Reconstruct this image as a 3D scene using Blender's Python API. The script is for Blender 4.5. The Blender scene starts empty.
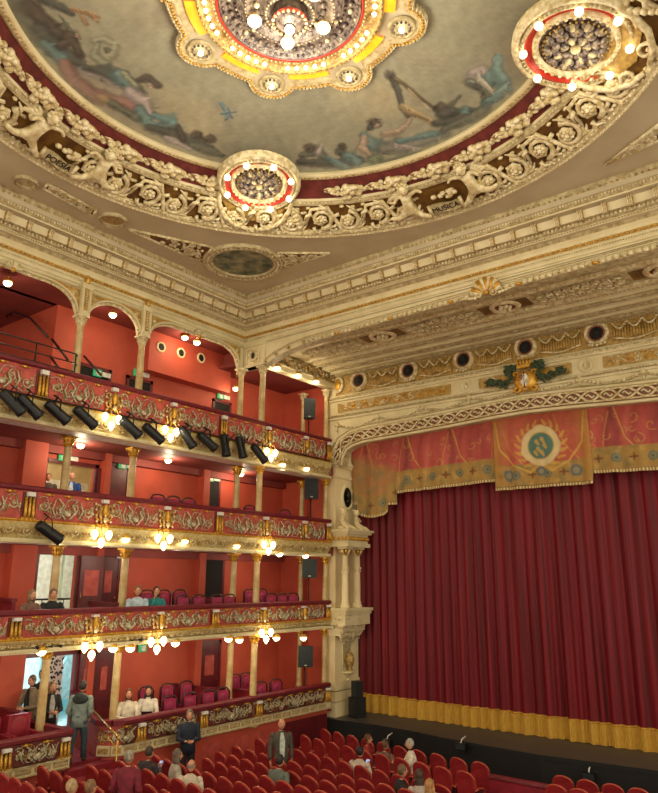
import bpy, bmesh, math, random
import numpy as np
from mathutils import Vector, Matrix, noise
random.seed(7)
PI = math.pi
S = bpy.context.scene
COL = S.collection
H = 5.45                      # eye height above the stalls floor

# ------------------------------------------------------------------ camera
HEAD, PIT, ROL, FPX = math.radians(37.6), math.radians(14.6), math.radians(0.35), 700.0
F = Vector((-math.sin(HEAD)*math.cos(PIT), math.cos(HEAD)*math.cos(PIT), math.sin(PIT)))
R0 = Vector((math.cos(HEAD), math.sin(HEAD), 0)); U0 = R0.cross(F)
RR = R0*math.cos(ROL)+U0*math.sin(ROL); UU = U0*math.cos(ROL)-R0*math.sin(ROL)
cam = bpy.data.cameras.new('camera'); camo = bpy.data.objects.new('camera', cam); COL.objects.link(camo)
cam.sensor_fit = 'HORIZONTAL'; cam.sensor_width = 36; cam.lens = FPX*36/658; cam.clip_start = .05; cam.clip_end = 200
m = Matrix((RR, UU, -F)).transposed().to_4x4(); m.translation = (0, 0, H); camo.matrix_world = m
S.camera = camo
EYE = Vector((0, 0, H))
def ray(x, y): return F + RR*((x-329)/FPX) - UU*((y-396.5)/FPX)
def atx(x, y, X): d = ray(x, y); return EYE + d*(X/d.x)
def aty(x, y, Y): d = ray(x, y); return EYE + d*(Y/d.y)
def atz(x, y, Z): d = ray(x, y); return EYE + d*((Z-H)/d.z)

# ------------------------------------------------------------------ materials
def lin(c):
    return tuple(((v/255)/12.92 if v/255 <= .04045 else ((v/255+.055)/1.055)**2.4) for v in c) + (1,)
MC = {}
def mat(name, c, rough=.6, metal=0, c2=None, nscale=3, bump=0, bscale=30, emit=None, estr=0, spec=.5, detail=3, contrast=(.35, .65), stretch=None):
    if name in MC: return MC[name]
    m = bpy.data.materials.new(name); m.use_nodes = True
    nt = m.node_tree; b = nt.nodes['Principled BSDF']
    b.inputs['Roughness'].default_value = rough; b.inputs['Metallic'].default_value = metal
    b.inputs['Specular IOR Level'].default_value = spec
    tc = nt.nodes.new('ShaderNodeTexCoord')
    src = tc.outputs['Object']
    if stretch:
        mp = nt.nodes.new('ShaderNodeMapping'); mp.inputs['Scale'].default_value = stretch
        nt.links.new(src, mp.inputs['Vector']); src = mp.outputs['Vector']
    if c2 is None: c2 = tuple(int(v*.88) for v in c)
    nz = nt.nodes.new('ShaderNodeTexNoise'); nz.inputs['Scale'].default_value = nscale; nz.inputs['Detail'].default_value = detail
    rp = nt.nodes.new('ShaderNodeValToRGB')
    rp.color_ramp.elements[0].position = contrast[0]; rp.color_ramp.elements[1].position = contrast[1]
    rp.color_ramp.elements[0].color = lin(c2); rp.color_ramp.elements[1].color = lin(c)
    nt.links.new(src, nz.inputs['Vector']); nt.links.new(nz.outputs['Fac'], rp.inputs['Fac'])
    nt.links.new(rp.outputs['Color'], b.inputs['Base Color'])
    if bump:
        n2 = nt.nodes.new('ShaderNodeTexNoise'); n2.inputs['Scale'].default_value = bscale
        bp = nt.nodes.new('ShaderNodeBump'); bp.inputs['Strength'].default_value = bump; bp.inputs['Distance'].default_value = .03
        nt.links.new(src, n2.inputs['Vector']); nt.links.new(n2.outputs['Fac'], bp.inputs['Height']); nt.links.new(bp.outputs['Normal'], b.inputs['Normal'])
    if emit:
        b.inputs['Emission Color'].default_value = lin(emit); b.inputs['Emission Strength'].default_value = estr
    MC[name] = m
    return m
def mat_attr(name, rough=.75, bump=.1, nscale=6, amt=.35):
    m = bpy.data.materials.new(name); m.use_nodes = True; nt = m.node_tree; b = nt.nodes['Principled BSDF']
    a = nt.nodes.new('ShaderNodeVertexColor'); a.layer_name = 'paint'
    tc = nt.nodes.new('ShaderNodeTexCoord'); nz = nt.nodes.new('ShaderNodeTexNoise'); nz.inputs['Scale'].default_value = nscale; nz.inputs['Detail'].default_value = 6
    rp = nt.nodes.new('ShaderNodeValToRGB'); rp.color_ramp.elements[0].position = .3; rp.color_ramp.elements[1].position = .7
    v = 1-amt; rp.color_ramp.elements[0].color = (v, v, v, 1); rp.color_ramp.elements[1].color = (1, 1, 1, 1)
    mx = nt.nodes.new('ShaderNodeMix'); mx.data_type = 'RGBA'; mx.blend_type = 'MULTIPLY'; mx.inputs[0].default_value = 1
    nt.links.new(tc.outputs['Object'], nz.inputs['Vector']); nt.links.new(nz.outputs['Fac'], rp.inputs['Fac'])
    nt.links.new(a.outputs['Color'], mx.inputs[6]); nt.links.new(rp.outputs['Color'], mx.inputs[7]); nt.links.new(mx.outputs[2], b.inputs['Base Color'])
    b.inputs['Roughness'].default_value = rough
    return m
M = dict(
 cream=mat('cream_plaster', (222, 210, 170), .55, c2=(208, 194, 150), nscale=2),
 creamd=mat('aged_cream_plaster', (200, 186, 144), .6, c2=(158, 140, 98), nscale=8, bump=.5, bscale=18),
 taupe=mat('taupe_ceiling_paint', (196, 182, 150), .7, c2=(184, 170, 138), nscale=1.2),
 orn=mat('ivory_gilt_ornament', (234, 222, 184), .42, c2=(184, 162, 108), nscale=9, bump=.4, bscale=40),
 ornd=mat('old_gilt_ornament', (206, 176, 112), .4, metal=.25, c2=(140, 105, 52), nscale=14, bump=.5, bscale=45),
 gold=mat('bright_gilding', (226, 178, 72), .32, metal=.55, c2=(190, 136, 44), nscale=12, bump=.3, bscale=40),
 gleaf=mat('gold_ground', (192, 158, 84), .5, metal=.1, c2=(148, 116, 56), nscale=10, bump=.2),
 brown=mat('brown_gilt_ground', (122, 86, 32), .5, metal=.1, c2=(84, 54, 22), nscale=4),
 maroon=mat('maroon_ground', (116, 46, 40), .6, c2=(88, 34, 32), nscale=5),
 silver=mat('silvered_scrollwork', (216, 208, 180), .4, metal=.15, c2=(146, 134, 100), nscale=16, bump=.3, bscale=50),
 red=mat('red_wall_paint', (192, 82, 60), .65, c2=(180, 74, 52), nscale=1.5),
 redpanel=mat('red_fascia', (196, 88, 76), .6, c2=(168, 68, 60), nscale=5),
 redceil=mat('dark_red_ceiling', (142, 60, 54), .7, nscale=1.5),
 redwood=mat('dark_red_wood', (104, 26, 34), .45, c2=(84, 20, 28), nscale=4),
 rail=mat('maroon_velvet_rail', (118, 20, 36), .6, c2=(96, 14, 28), nscale=10),
 carpet=mat('red_carpet', (140, 24, 40), .9, c2=(116, 18, 32), nscale=6, bump=.2, bscale=120),
 seatred=mat('red_seat_velvet', (164, 44, 48), .5, c2=(142, 34, 40), nscale=5),
 seatrim=mat('varnished_seat_rim', (176, 78, 56), .22, c2=(150, 56, 42), nscale=6),
 dwood=mat('dark_chair_wood', (58, 26, 30), .4, nscale=8),
 mag=mat('magenta_velvet', (156, 26, 74), .6, c2=(128, 18, 60), nscale=6),
 boxseat=mat('crimson_box_velvet', (146, 24, 44), .6, c2=(120, 16, 34), nscale=5),
 colm=mat('veined_cream_column', (204, 182, 132), .4, c2=(176, 146, 92), nscale=5),
 pier=mat('ivory_pier_paint', (230, 214, 170), .5, c2=(218, 200, 152), nscale=1.5),
 curtain=mat('crimson_velvet_curtain', (134, 20, 36), .55, c2=(70, 8, 18), nscale=3, spec=.3, stretch=(5, 1, .06), contrast=(.3, .7)),  # vertical streaks put the shade and highlights of the folds into the colour
 fringe=mat('gold_bullion_fringe', (226, 180, 70), .5, c2=(190, 140, 46), nscale=6, bump=.6, bscale=8, stretch=(30, 30, 1)),
 stagefl=mat('dark_stage_boards', (72, 69, 65), .5, c2=(62, 59, 56), nscale=2, stretch=(.3, 5, 1)),
 black=mat('black_stage_cloth', (12, 14, 17), .7, c2=(10, 12, 16), nscale=3),
 bmetal=mat('black_lamp_housing', (24, 28, 32), .4, metal=.2, nscale=5),
 spk=mat('dark_speaker_cabinet', (22, 28, 32), .5, nscale=6),
 grille=mat('speaker_grille', (26, 36, 40), .6, nscale=40, bump=.5, bscale=200),
 brass=mat('polished_brass', (206, 168, 84), .25, metal=.8),
 bronze=mat('dark_bronze', (40, 38, 30), .4, metal=.5, nscale=8),
 glass=mat('frosted_globe', (255, 244, 214), .4, emit=(255, 232, 176), estr=3.2),
 bulb=mat('clear_bulb', (255, 246, 224), .3, emit=(255, 238, 200), estr=5.5),
 yglow=mat('amber_glass_band', (232, 168, 40), .35, c2=(210, 140, 24), nscale=6, emit=(240, 160, 30), estr=.8),
 crystal=mat('smoky_crystal', (140, 124, 108), .3, metal=.05, c2=(66, 54, 54), nscale=9, bump=.5, bscale=25),
 redband=mat('coral_enamel_band', (206, 60, 44), .35, nscale=5),
 white=mat('white_enamel', (236, 234, 226), .5, nscale=6),
 green=mat('green_sign_face', (40, 150, 96), .5, emit=(60, 190, 120), estr=.25),
 tealhall=mat('pale_blue_hall_paint', (176, 222, 226), .6, c2=(140, 200, 210), nscale=2),
 greenhall=mat('pale_green_hall_paint', (206, 222, 190), .6, nscale=2),
 creamhall=mat('cream_hall_paint', (226, 206, 160), .6, nscale=2),
 covec=mat('gilt_cream_cove', (214, 198, 142), .5, metal=.05, c2=(188, 166, 104), nscale=12, bump=.5, bscale=40),
 skin=mat('skin', (214, 158, 128), .55, c2=(202, 142, 112), nscale=6),
 eye=mat('dark_eye', (30, 22, 18), .3), lip=mat('lip', (168, 84, 76), .5),
 leaf=mat('dark_laurel_green', (58, 78, 48), .6, c2=(36, 52, 34), nscale=12),
 terra=mat('pink_rondel_ground', (150, 92, 72), .6), dark=mat('dark_opening', (22, 14, 14), .8),
 paint2=mat('green_oval_painting', (150, 146, 112), .5, c2=(30, 58, 50), nscale=2.6, detail=6),
)
# ------------------------------------------------------------------ mesh builder
class MB:
    def __init__(s): s.v = []; s.f = []; s.mi = []; s.mats = []; s.sm = []
    def mid(s, m):
        if m not in s.mats: s.mats.append(m)
        return s.mats.index(m)
    def add(s, vs, fs, m, smooth=False):
        o = len(s.v); k = s.mid(m); s.v += [tuple(v) for v in vs]
        for f in fs: s.f.append(tuple(i+o for i in f)); s.mi.append(k); s.sm.append(smooth)
    def box(s, x0, x1, y0, y1, z0, z1, m):
        v = [(x, y, z) for x in (x0, x1) for y in (y0, y1) for z in (z0, z1)]
        s.add(v, [(0, 1, 3, 2), (4, 6, 7, 5), (0, 4, 5, 1), (2, 3, 7, 6), (0, 2, 6, 4), (1, 5, 7, 3)], m)
    def obox(s, c, ax, ay, az, m):     # oriented box: centre, half-axis vectors
        c = Vector(c); ax, ay, az = Vector(ax), Vector(ay), Vector(az)
        v = [c+ax*i+ay*j+az*k for i in (-1, 1) for j in (-1, 1) for k in (-1, 1)]
        s.add(v, [(0, 1, 3, 2), (4, 6, 7, 5), (0, 4, 5, 1), (2, 3, 7, 6), (0, 2, 6, 4), (1, 5, 7, 3)], m)
    def tube(s, pts, r, m, n=6, cap=True):
        pts = [Vector(p) for p in pts]; k = len(pts)
        if not hasattr(r, '__len__'): r = [r]*k
        o = []; up = None
        for i, p in enumerate(pts):
            t = (pts[min(i+1, k-1)]-pts[max(i-1, 0)])
            if t.length < 1e-9: t = Vector((0, 0, 1))
            t.normalize()
            if up is None:
                up = Vector((0, 0, 1)) if abs(t.z) < .9 else Vector((1, 0, 0))
            a = t.cross(up)
            if a.length < 1e-6: a = t.orthogonal()
            a.normalize(); b = a.cross(t); b.normalize(); up = b
            for j in range(n):
                an = 2*PI*j/n; o.append(p+(a*math.cos(an)+b*math.sin(an))*r[i])
        f = [(i*n+j, i*n+(j+1) % n, (i+1)*n+(j+1) % n, (i+1)*n+j) for i in range(k-1) for j in range(n)]
        if cap: f += [tuple(range(n))[::-1], tuple((k-1)*n+j for j in range(n))]
        s.add(o, f, m, True)
    def ball(s, c, r, m, n=8, k=5, rot=None):
        if not hasattr(r, '__len__'): r = (r, r, r)
        c = Vector(c); o = []
        for i in range(k+1):
            a = PI*i/k
            for j in range(n):
                b = 2*PI*j/n; p = Vector((r[0]*math.sin(a)*math.cos(b), r[1]*math.sin(a)*math.sin(b), r[2]*math.cos(a)))
                if rot: p = rot @ p
                o.append(c+p)
        f = [(i*n+j, (i+1)*n+j, (i+1)*n+(j+1) % n, i*n+(j+1) % n) for i in range(k) for j in range(n)]
        s.add(o, f, m, True)
    def lathe(s, prof, m, c=(0, 0, 0), n=16, rot=None, a0=0, a1=2*PI, smooth=True):
        c = Vector(c); full = abs(a1-a0-2*PI) < 1e-6; o = []; k = len(prof); nn = n if full else n+1
        for (r, z) in prof:
            for j in range(nn):
                a = a0+(a1-a0)*j/n; p = Vector((r*math.cos(a), r*math.sin(a), z))
                if rot: p = rot @ p
                o.append(c+p)
        f = [(i*nn+j, i*nn+(j+1) % nn, (i+1)*nn+(j+1) % nn, (i+1)*nn+j) for i in range(k-1) for j in range(n)]
        s.add(o, f, m, smooth)
    def sweep(s, prof, a, b, m, nrm, up=(0, 0, 1), mats=None):   # profile [(p, z)] swept from a to b (points); nrm outward
        a, b, nrm, up = Vector(a), Vector(b), Vector(nrm), Vector(up); k = len(prof)
        o = [q+nrm*p+up*z for q in (a, b) for (p, z) in prof]
        for i in range(k-1):
            s.add([o[i], o[i+1], o[k+i+1], o[k+i]], [(0, 1, 2, 3)], (mats[i] if mats else m))
    def quad(s, a, b, c, d, m): s.add([a, b, c, d], [(0, 1, 2, 3)], m)
    def poly(s, pts, m): s.add(pts, [tuple(range(len(pts)))], m)
    def extr(s, pts, d, m):            # closed polygon extruded by vector d
        n = len(pts); d = Vector(d); p = [Vector(q) for q in pts]
        s.add(p+[q+d for q in p], [tuple(range(n)), tuple(range(n, 2*n))[::-1]]+[(i, (i+1) % n, n+(i+1) % n, n+i) for i in range(n)], m)
    def build(s, name, parent=None, loc=None, recalc=True):
        me = bpy.data.meshes.new(name); o0 = Vector(loc) if loc else Vector((0, 0, 0))
        me.from_pydata([tuple(Vector(v)-o0) for v in s.v] if loc else s.v, [], s.f)
        for m_ in s.mats: me.materials.append(m_)
        me.polygons.foreach_set('material_index', s.mi); me.polygons.foreach_set('use_smooth', s.sm)
        if recalc and len(s.f) < 60000:
            bm = bmesh.new(); bm.from_mesh(me); bmesh.ops.recalc_face_normals(bm, faces=bm.faces); bm.to_mesh(me); bm.free()
        o = bpy.data.objects.new(name, me); COL.objects.link(o)
        if loc: o.location = o0
        if parent: o.parent = parent
        return o
def tag(o, label, cat, group=None, kind=None):
    o['label'] = label; o['category'] = cat
    if group: o['group'] = group
    if kind: o['kind'] = kind
    return o
def empty(name, loc=(0, 0, 0), rz=0):
    o = bpy.data.objects.new(name, None); COL.objects.link(o); o.location = loc; o.rotation_euler = (0, 0, rz); o.empty_display_size = .2
    return o
def st(o): o['kind'] = 'structure'; return o
def kids(o): return [c for c in list(COL.objects) if c.parent is o]
KC = {}
def dup(o, loc=None, rz=None, parent=None, children=None):
    c = o.copy(); COL.objects.link(c); c.parent = parent
    if loc is not None: c.location = loc
    if rz is not None: c.rotation_euler = (0, 0, rz)
    if o.name not in KC: KC[o.name] = kids(o)
    for ch in KC[o.name]: dup(ch, parent=c)
    return c

# ------------------------------------------------------------------ ornament helpers
def spiral(cx, cy, r, turns, a0, d=1, n=14, rin=.18):
    out = []
    for i in range(n+1):
        t = i/n; rr = r*(1-t*(1-rin)); a = a0+d*turns*2*PI*t; out.append((cx+rr*math.cos(a), cy+rr*math.sin(a)))
    return out
def orn_panel(mb, fmap, L, Hh, m, r=.022, seed=0, dens=1.0, n=5, leaf=True):
    """scrollwork filling a strip L x Hh through fmap(u, v, w)"""
    rnd = random.Random(seed)
    k = max(1, round(L/(Hh*.95)*dens)); w = L/k
    for i in range(k):
        u0 = w*i; s = 1 if i % 2 == 0 else -1; R = min(w, Hh)*.36
        cy = Hh*.5 + s*Hh*.06
        pts = spiral(u0+w*.5, cy, R, 1.3, PI*(.5+.5*s)+rnd.uniform(-.3, .3), s, 13)
        stem = [(u0, Hh*(.5-s*.36)), (u0+w*.12, Hh*(.5-s*.2))]
        mb.tube([fmap(a, b, r*.6) for a, b in pts], [r*(1.25-.6*j/len(pts)) for j in range(len(pts))], m, n)
        mb.tube([fmap(u0, Hh*(.5+s*.34), r*.4), fmap(u0+w*.25, Hh*(.5+s*.42), r*.6), fmap(u0+w*.55, Hh*(.5+s*.4), r*.6), fmap(u0+w, Hh*(.5-s*.34), r*.4)], r*.8, m, n)
        mb.ball(fmap(u0+w*.5, cy, r), (R*.3,)*3, m, 6, 4)
        if leaf:
            for q in range(5):
                a = rnd.uniform(0, 2*PI); rr = R*rnd.uniform(1.0, 1.35)
                mb.ball(fmap(u0+w*.5+rr*math.cos(a), min(max(cy+rr*math.sin(a), Hh*.08), Hh*.92), r*.6), (r*1.7, r*1.7, r*1.7), m, 5, 3)
def beads(mb, fmap, L, v, r, gap, m, n=5, k=3):
    c = max(1, int(L/gap))
    for i in range(c): mb.ball(fmap((i+.5)*L/c, v, r*.4), r, m, n, k)

def Z(r): return r+H
XF = -15.0                       # plane of the balcony fronts
XC = -15.9                       # plane of the arcade and the cornice wall
YC = 15.97                       # plane of the beam in front of the stage bay
YP = 19.9                        # plane of the proscenium frieze
XB = -17.6                       # back wall of the boxes
Y0 = 3.0
STG = Z(-4.4)
def floorz(y): return .08+.07*(18-y)

# ================================================================== SETTING
b = MB(); b.quad((-17.6, Y0-8, floorz(Y0-8)), (4, Y0-8, floorz(Y0-8)), (4, 20, floorz(20)), (-17.6, 20, floorz(20)), M['carpet']); st(b.build('floor'))
# stage with a curved apron
edge = [(-16.5, 19.62), (-15.4, 19.62), (-14.4, 19.62), (-13.4, 19.72), (-11.9, 19.65), (-10.9, 19.45), (-9, 19.27), (-7.8, 19.2), (-6.3, 19.36), (-5, 19.48), (-3.5, 19.62), (2, 19.9)]
b = MB(); top = [(x, y, STG) for x, y in edge]+[(2, 24, STG), (-16.5, 24, STG)]
b.poly(top, M['stagefl'])
for i in range(len(edge)-1):
    (x, y), (x2, y2) = edge[i], edge[i+1]
    b.quad((x, y, STG), (x2, y2, STG), (x2, y2, -.3), (x, y, -.3), M['black'])
    b.quad((x, y-.03, STG-.01), (x2, y2-.03, STG-.01), (x2, y2-.03, STG-.10), (x, y-.03, STG-.10), M['black'])
o = b.build('stage'); tag(o, 'dark stage floor with a black front behind the stalls seats', 'stage', kind='structure')

# red walls ---------------------------------------------------------
TR = dict(A=4.86, B=2.0, C=-.7, D=-3.3)     # rail tops (relative to the eye)
PB = dict(A=4.04, B=1.25, C=-1.28, D=-3.86) # bottom of ornamental panel
WB = dict(A=3.42, B=.73, C=-1.62, D=-4.08)  # underside moulding
FL = dict(A=4.0, B=1.14, C=-1.56, D=-4.15)  # box floors
CE = dict(B=3.55, C=.86, D=-1.5, A=7.55)   # box ceilings
w = MB()
ops = [('D', 10.27, 11.75, -2.0), ('C', 10.35, 11.5, .58), ('B', 10.3, 11.8, 3.05)]
def wall_with_holes(mb, X, ya, yb, za, zb, holes, m):
    ys = sorted({ya, yb, *[h[0] for h in holes], *[h[1] for h in holes]})
    for i in range(len(ys)-1):
        a, c = ys[i], ys[i+1]; mid = (a+c)/2
        hs = sorted([(h[2], h[3]) for h in holes if h[0] <= mid <= h[1]])
        z = za
        for (p, q) in hs: mb.box(X-.15, X, a, c, z, p, m) if p > z else None; z = q
        mb.box(X-.15, X, a, c, z, zb, m)
wall_with_holes(w, XB, Y0, 20.1, Z(-5.5), Z(CE['A']), [(a, c, Z(FL[t]), Z(h)) for t, a, c, h in ops]+[(Y0, 10.1, Z(4.0), Z(7.55))], M['red'])
# pilasters of the box wall between doors
for t in 'BCD':
    for (a, c, d) in ((9.45, 10.1, .35), (11.95, 12.15, .3), (15.75, 16.02, .3), (13.0, 13.12, .1)):
        w.box(XB, XB+d, a, c, Z(FL[t]), Z(CE[t]), M['red'])
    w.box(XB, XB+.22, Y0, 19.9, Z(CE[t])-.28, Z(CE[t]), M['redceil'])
# upper left void with bleachers
w.box(-22.2, -22, Y0, 10.3, Z(3.6), Z(7.6), M['redceil']); w.box(-22, XB-.15, 10.1, 10.25, Z(3.6), Z(7.6), M['red'])
# end wall beside the pier
for t in 'BCD': w.box(XB, XF-.38, 20.0, 20.15, Z(FL[t]), Z(CE[t])+.1, M['red'])
w.box(XB, XF-.38, 20.0, 20.15, Z(FL['A']), Z(7.4), M['red'])
# projection room jutting from the top wall
w.box(XB, XB+.45, 13.05, 16.6, Z(6.25), Z(7.55), M['red'])
st(w.build('wall_left'))
b = MB(); b.box(-17.6, XF-.06, Y0-4, 10.1, -.1, Z(PB['D'])+.1, M['red']); b.box(-17.6, XF-.06, 11.3, 19.55, -.1, Z(PB['D'])+.1, M['red'])
for k in range(7):     # recessed panels of the stalls wall
    y = 12.0+k*1.05; b.box(XF-.06, XF-.045, y, y+.8, .35, 1.15, M['redpanel'])
b.box(XF-.06, XF-.03, 17.2, 19.5, floorz(18), 1.22, M['redwood']); b.box(XF-.06, XF-.02, 17.12, 17.2, 0, 1.3, M['redpanel'])  # flat dark panel stands in for the shade of a recess by the stage
st(b.build('wall_stalls'))
# box floors and ceilings, each tier one slab
for t in 'ABCD':
    b = MB()
    if t == 'D':
        b.box(XB, XF-.1, Y0, 10.05, Z(FL[t])-.05, Z(FL[t]), M['carpet']); b.box(XB, XF-.1, 11.3, 19.9, Z(FL[t])-.05, Z(FL[t]), M['carpet'])
    else:
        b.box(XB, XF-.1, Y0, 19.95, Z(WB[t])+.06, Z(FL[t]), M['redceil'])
        if t == 'A':
            for s_ in range(5): b.box(-22, XB-.3-s_*.75, Y0, 10.1, Z(4.0)+s_*.35, Z(4.0)+(s_+1)*.35, M['carpet'])
    st(b.build({'A': 'floor_gallery', 'B': 'floor_upper_boxes', 'C': 'floor_first_boxes', 'D': 'floor_ground_boxes'}[t]))
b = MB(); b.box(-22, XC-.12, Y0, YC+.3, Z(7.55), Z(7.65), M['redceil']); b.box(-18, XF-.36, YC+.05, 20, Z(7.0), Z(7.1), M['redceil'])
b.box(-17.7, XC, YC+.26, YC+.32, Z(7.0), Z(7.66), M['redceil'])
st(b.build('ceiling_gallery'))

# ------------------------------------------------------------------ ceiling with its round opening
RC = Vector((-6.97, 7.83)); RO, RI = 6.67, 5.0; ZO, ZI = Z(8.87), Z(9.72)
b = MB(); n = 96
X0c, X1c, Y0c, Y1c = XC+.9, 3.0, -3.0, YC-.9
def onrect(a):
    dx, dy = math.cos(a), math.sin(a); t = 1e9
    if dx > 1e-9: t = min(t, (X1c-RC.x)/dx)
    if dx < -1e-9: t = min(t, (X0c-RC.x)/dx)
    if dy > 1e-9: t = min(t, (Y1c-RC.y)/dy)
    if dy < -1e-9: t = min(t, (Y0c-RC.y)/dy)
    return (RC.x+dx*t, RC.y+dy*t, ZO)
angs = sorted([2*PI*i/n for i in range(n)]+[math.atan2(y-RC.y, x-RC.x) % (2*PI) for x in (X0c, X1c) for y in (Y0c, Y1c)])
vs = []
for a in angs: vs += [(RC.x+RO*math.cos(a), RC.y+RO*math.sin(a), ZO), onrect(a)]
k = len(angs); b.add(vs, [(2*i, 2*i+1, (2*i+3) % (2*k), (2*i+2) % (2*k)) for i in range(k)], M['taupe'])
st(b.build('ceiling'))

# ------------------------------------------------------------------ cornices
PROF = [(.90, 8.87), (.90, 8.80), (.86, 8.72), (.84, 8.62), (.80, 8.60), (.78, 8.52), (.74, 8.50), (.74, 8.46), (.56, 8.45), (.5, 8.27), (.38, 8.25), (.36, 8.2), (.30, 8.17), (.27, 8.10), (.19, 8.09), (.10, 8.03), (.05, 7.96), (.03, 7.9), (.06, 7.86), (.05, 7.78), (.02, 7.76), (.02, 7.66), (.05, 7.64), (.04, 7.58), (.0, 7.56), (0, 7.5)]
PM = ['creamd', 'creamd', 'taupe', 'taupe', 'creamd', 'creamd', 'cream', 'taupe', 'cream', 'creamd', 'orn', 'creamd', 'cream', 'taupe', 'creamd', 'cream', 'cream', 'cream', 'gleaf', 'cream', 'cream', 'creamd', 'cream', 'cream', 'cream']
def modillion(parent, pos, rz):
    if 'mod' not in KC:
        q = MB()
        pts = [(0, .17), (.15, .17), (.17, .13), (.16, .08), (.12, .03), (.13, -.02), (.1, -.06), (.05, -.07), (0, -.04)]
        for s in (-1, 0, 1):
            q.extr([(p, s*.042-.013, z) for p, z in pts], (0, .026, 0), M['orn'])
        q.extr([(p*.86, -.06, z*.93+.004) for p, z in pts], (0, .12, 0), M['ornd'])
        o = q.build('modillion'); KC['mod'] = o; KC[o.name] = []
    else:
        o = KC['mod'].copy(); COL.objects.link(o)
    o.parent = parent; o.location = pos; o.rotation_euler = (0, 0, rz)
b = MB(); LW = lambda u, v, w: (XC+w, Y0+u, Z(v)); Ll = YC-Y0
def mitre(b, side):
    for i in range(len(PROF)-1):
        (p, z), (q, y) = PROF[i], PROF[i+1]
        if side == 0: b.quad((XC+p, Y0, Z(z)), (XC+p, YC-p, Z(z)), (XC+q, YC-q, Z(y)), (XC+q, Y0, Z(y)), M[PM[i]])
        else: b.quad((XC+p, YC-p, Z(z)), (3, YC-p, Z(z)), (3, YC-q, Z(y)), (XC+q, YC-q, Z(y)), M[PM[i]])
for side in (0, 1):
    b = MB(); mitre(b, side)
    def fm(u, v, w, p=0, side=side):
        return (XC+p+w, YC-p-u, Z(v)) if side == 0 else (XC+p+u, YC-p-w, Z(v))
    L = 13 if side == 0 else 17
    beads(b, lambda u, v, w: fm(u, v, w, .88), L-.9, 8.75, .035, .13, M['ornd'], 4, 2)
    # dentils
    nd = int((L-.9)/.075)
    for i in range(nd):
        u = .0+i*(L-.9)/nd
        c = fm(u, 8.56, .0, .80)
        b.obox(c, (.03, 0, 0) if side == 0 else (.018, 0, 0), (0, .018, 0) if side == 0 else (0, .03, 0), (0, 0, .03), M['orn'])
    beads(b, lambda u, v, w: fm(u, v, w, .4), L-.5, 8.22, .04, .10, M['orn'], 5, 3)
    beads(b, lambda u, v, w: fm(u, v, w, .30), L-.5, 8.13, .025, .07, M['ornd'], 4, 2)
    beads(b, lambda u, v, w: fm(u, v, w, .06), L-.3, 7.82, .042, .12, M['gold'], 5, 3)
    beads(b, lambda u, v, w: fm(u, v, w, .03), L-.3, 7.70, .022, .06, M['creamd'], 4, 2)
    o = b.build('trim_%d' % (side+1)); st(o)
    k = int((L-1)/.56)
    for i in range(k):
        p = fm(.35+i*.56, 8.28, 0, .5)
        modillion(o, p, 0 if side == 0 else -PI/2)

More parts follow.
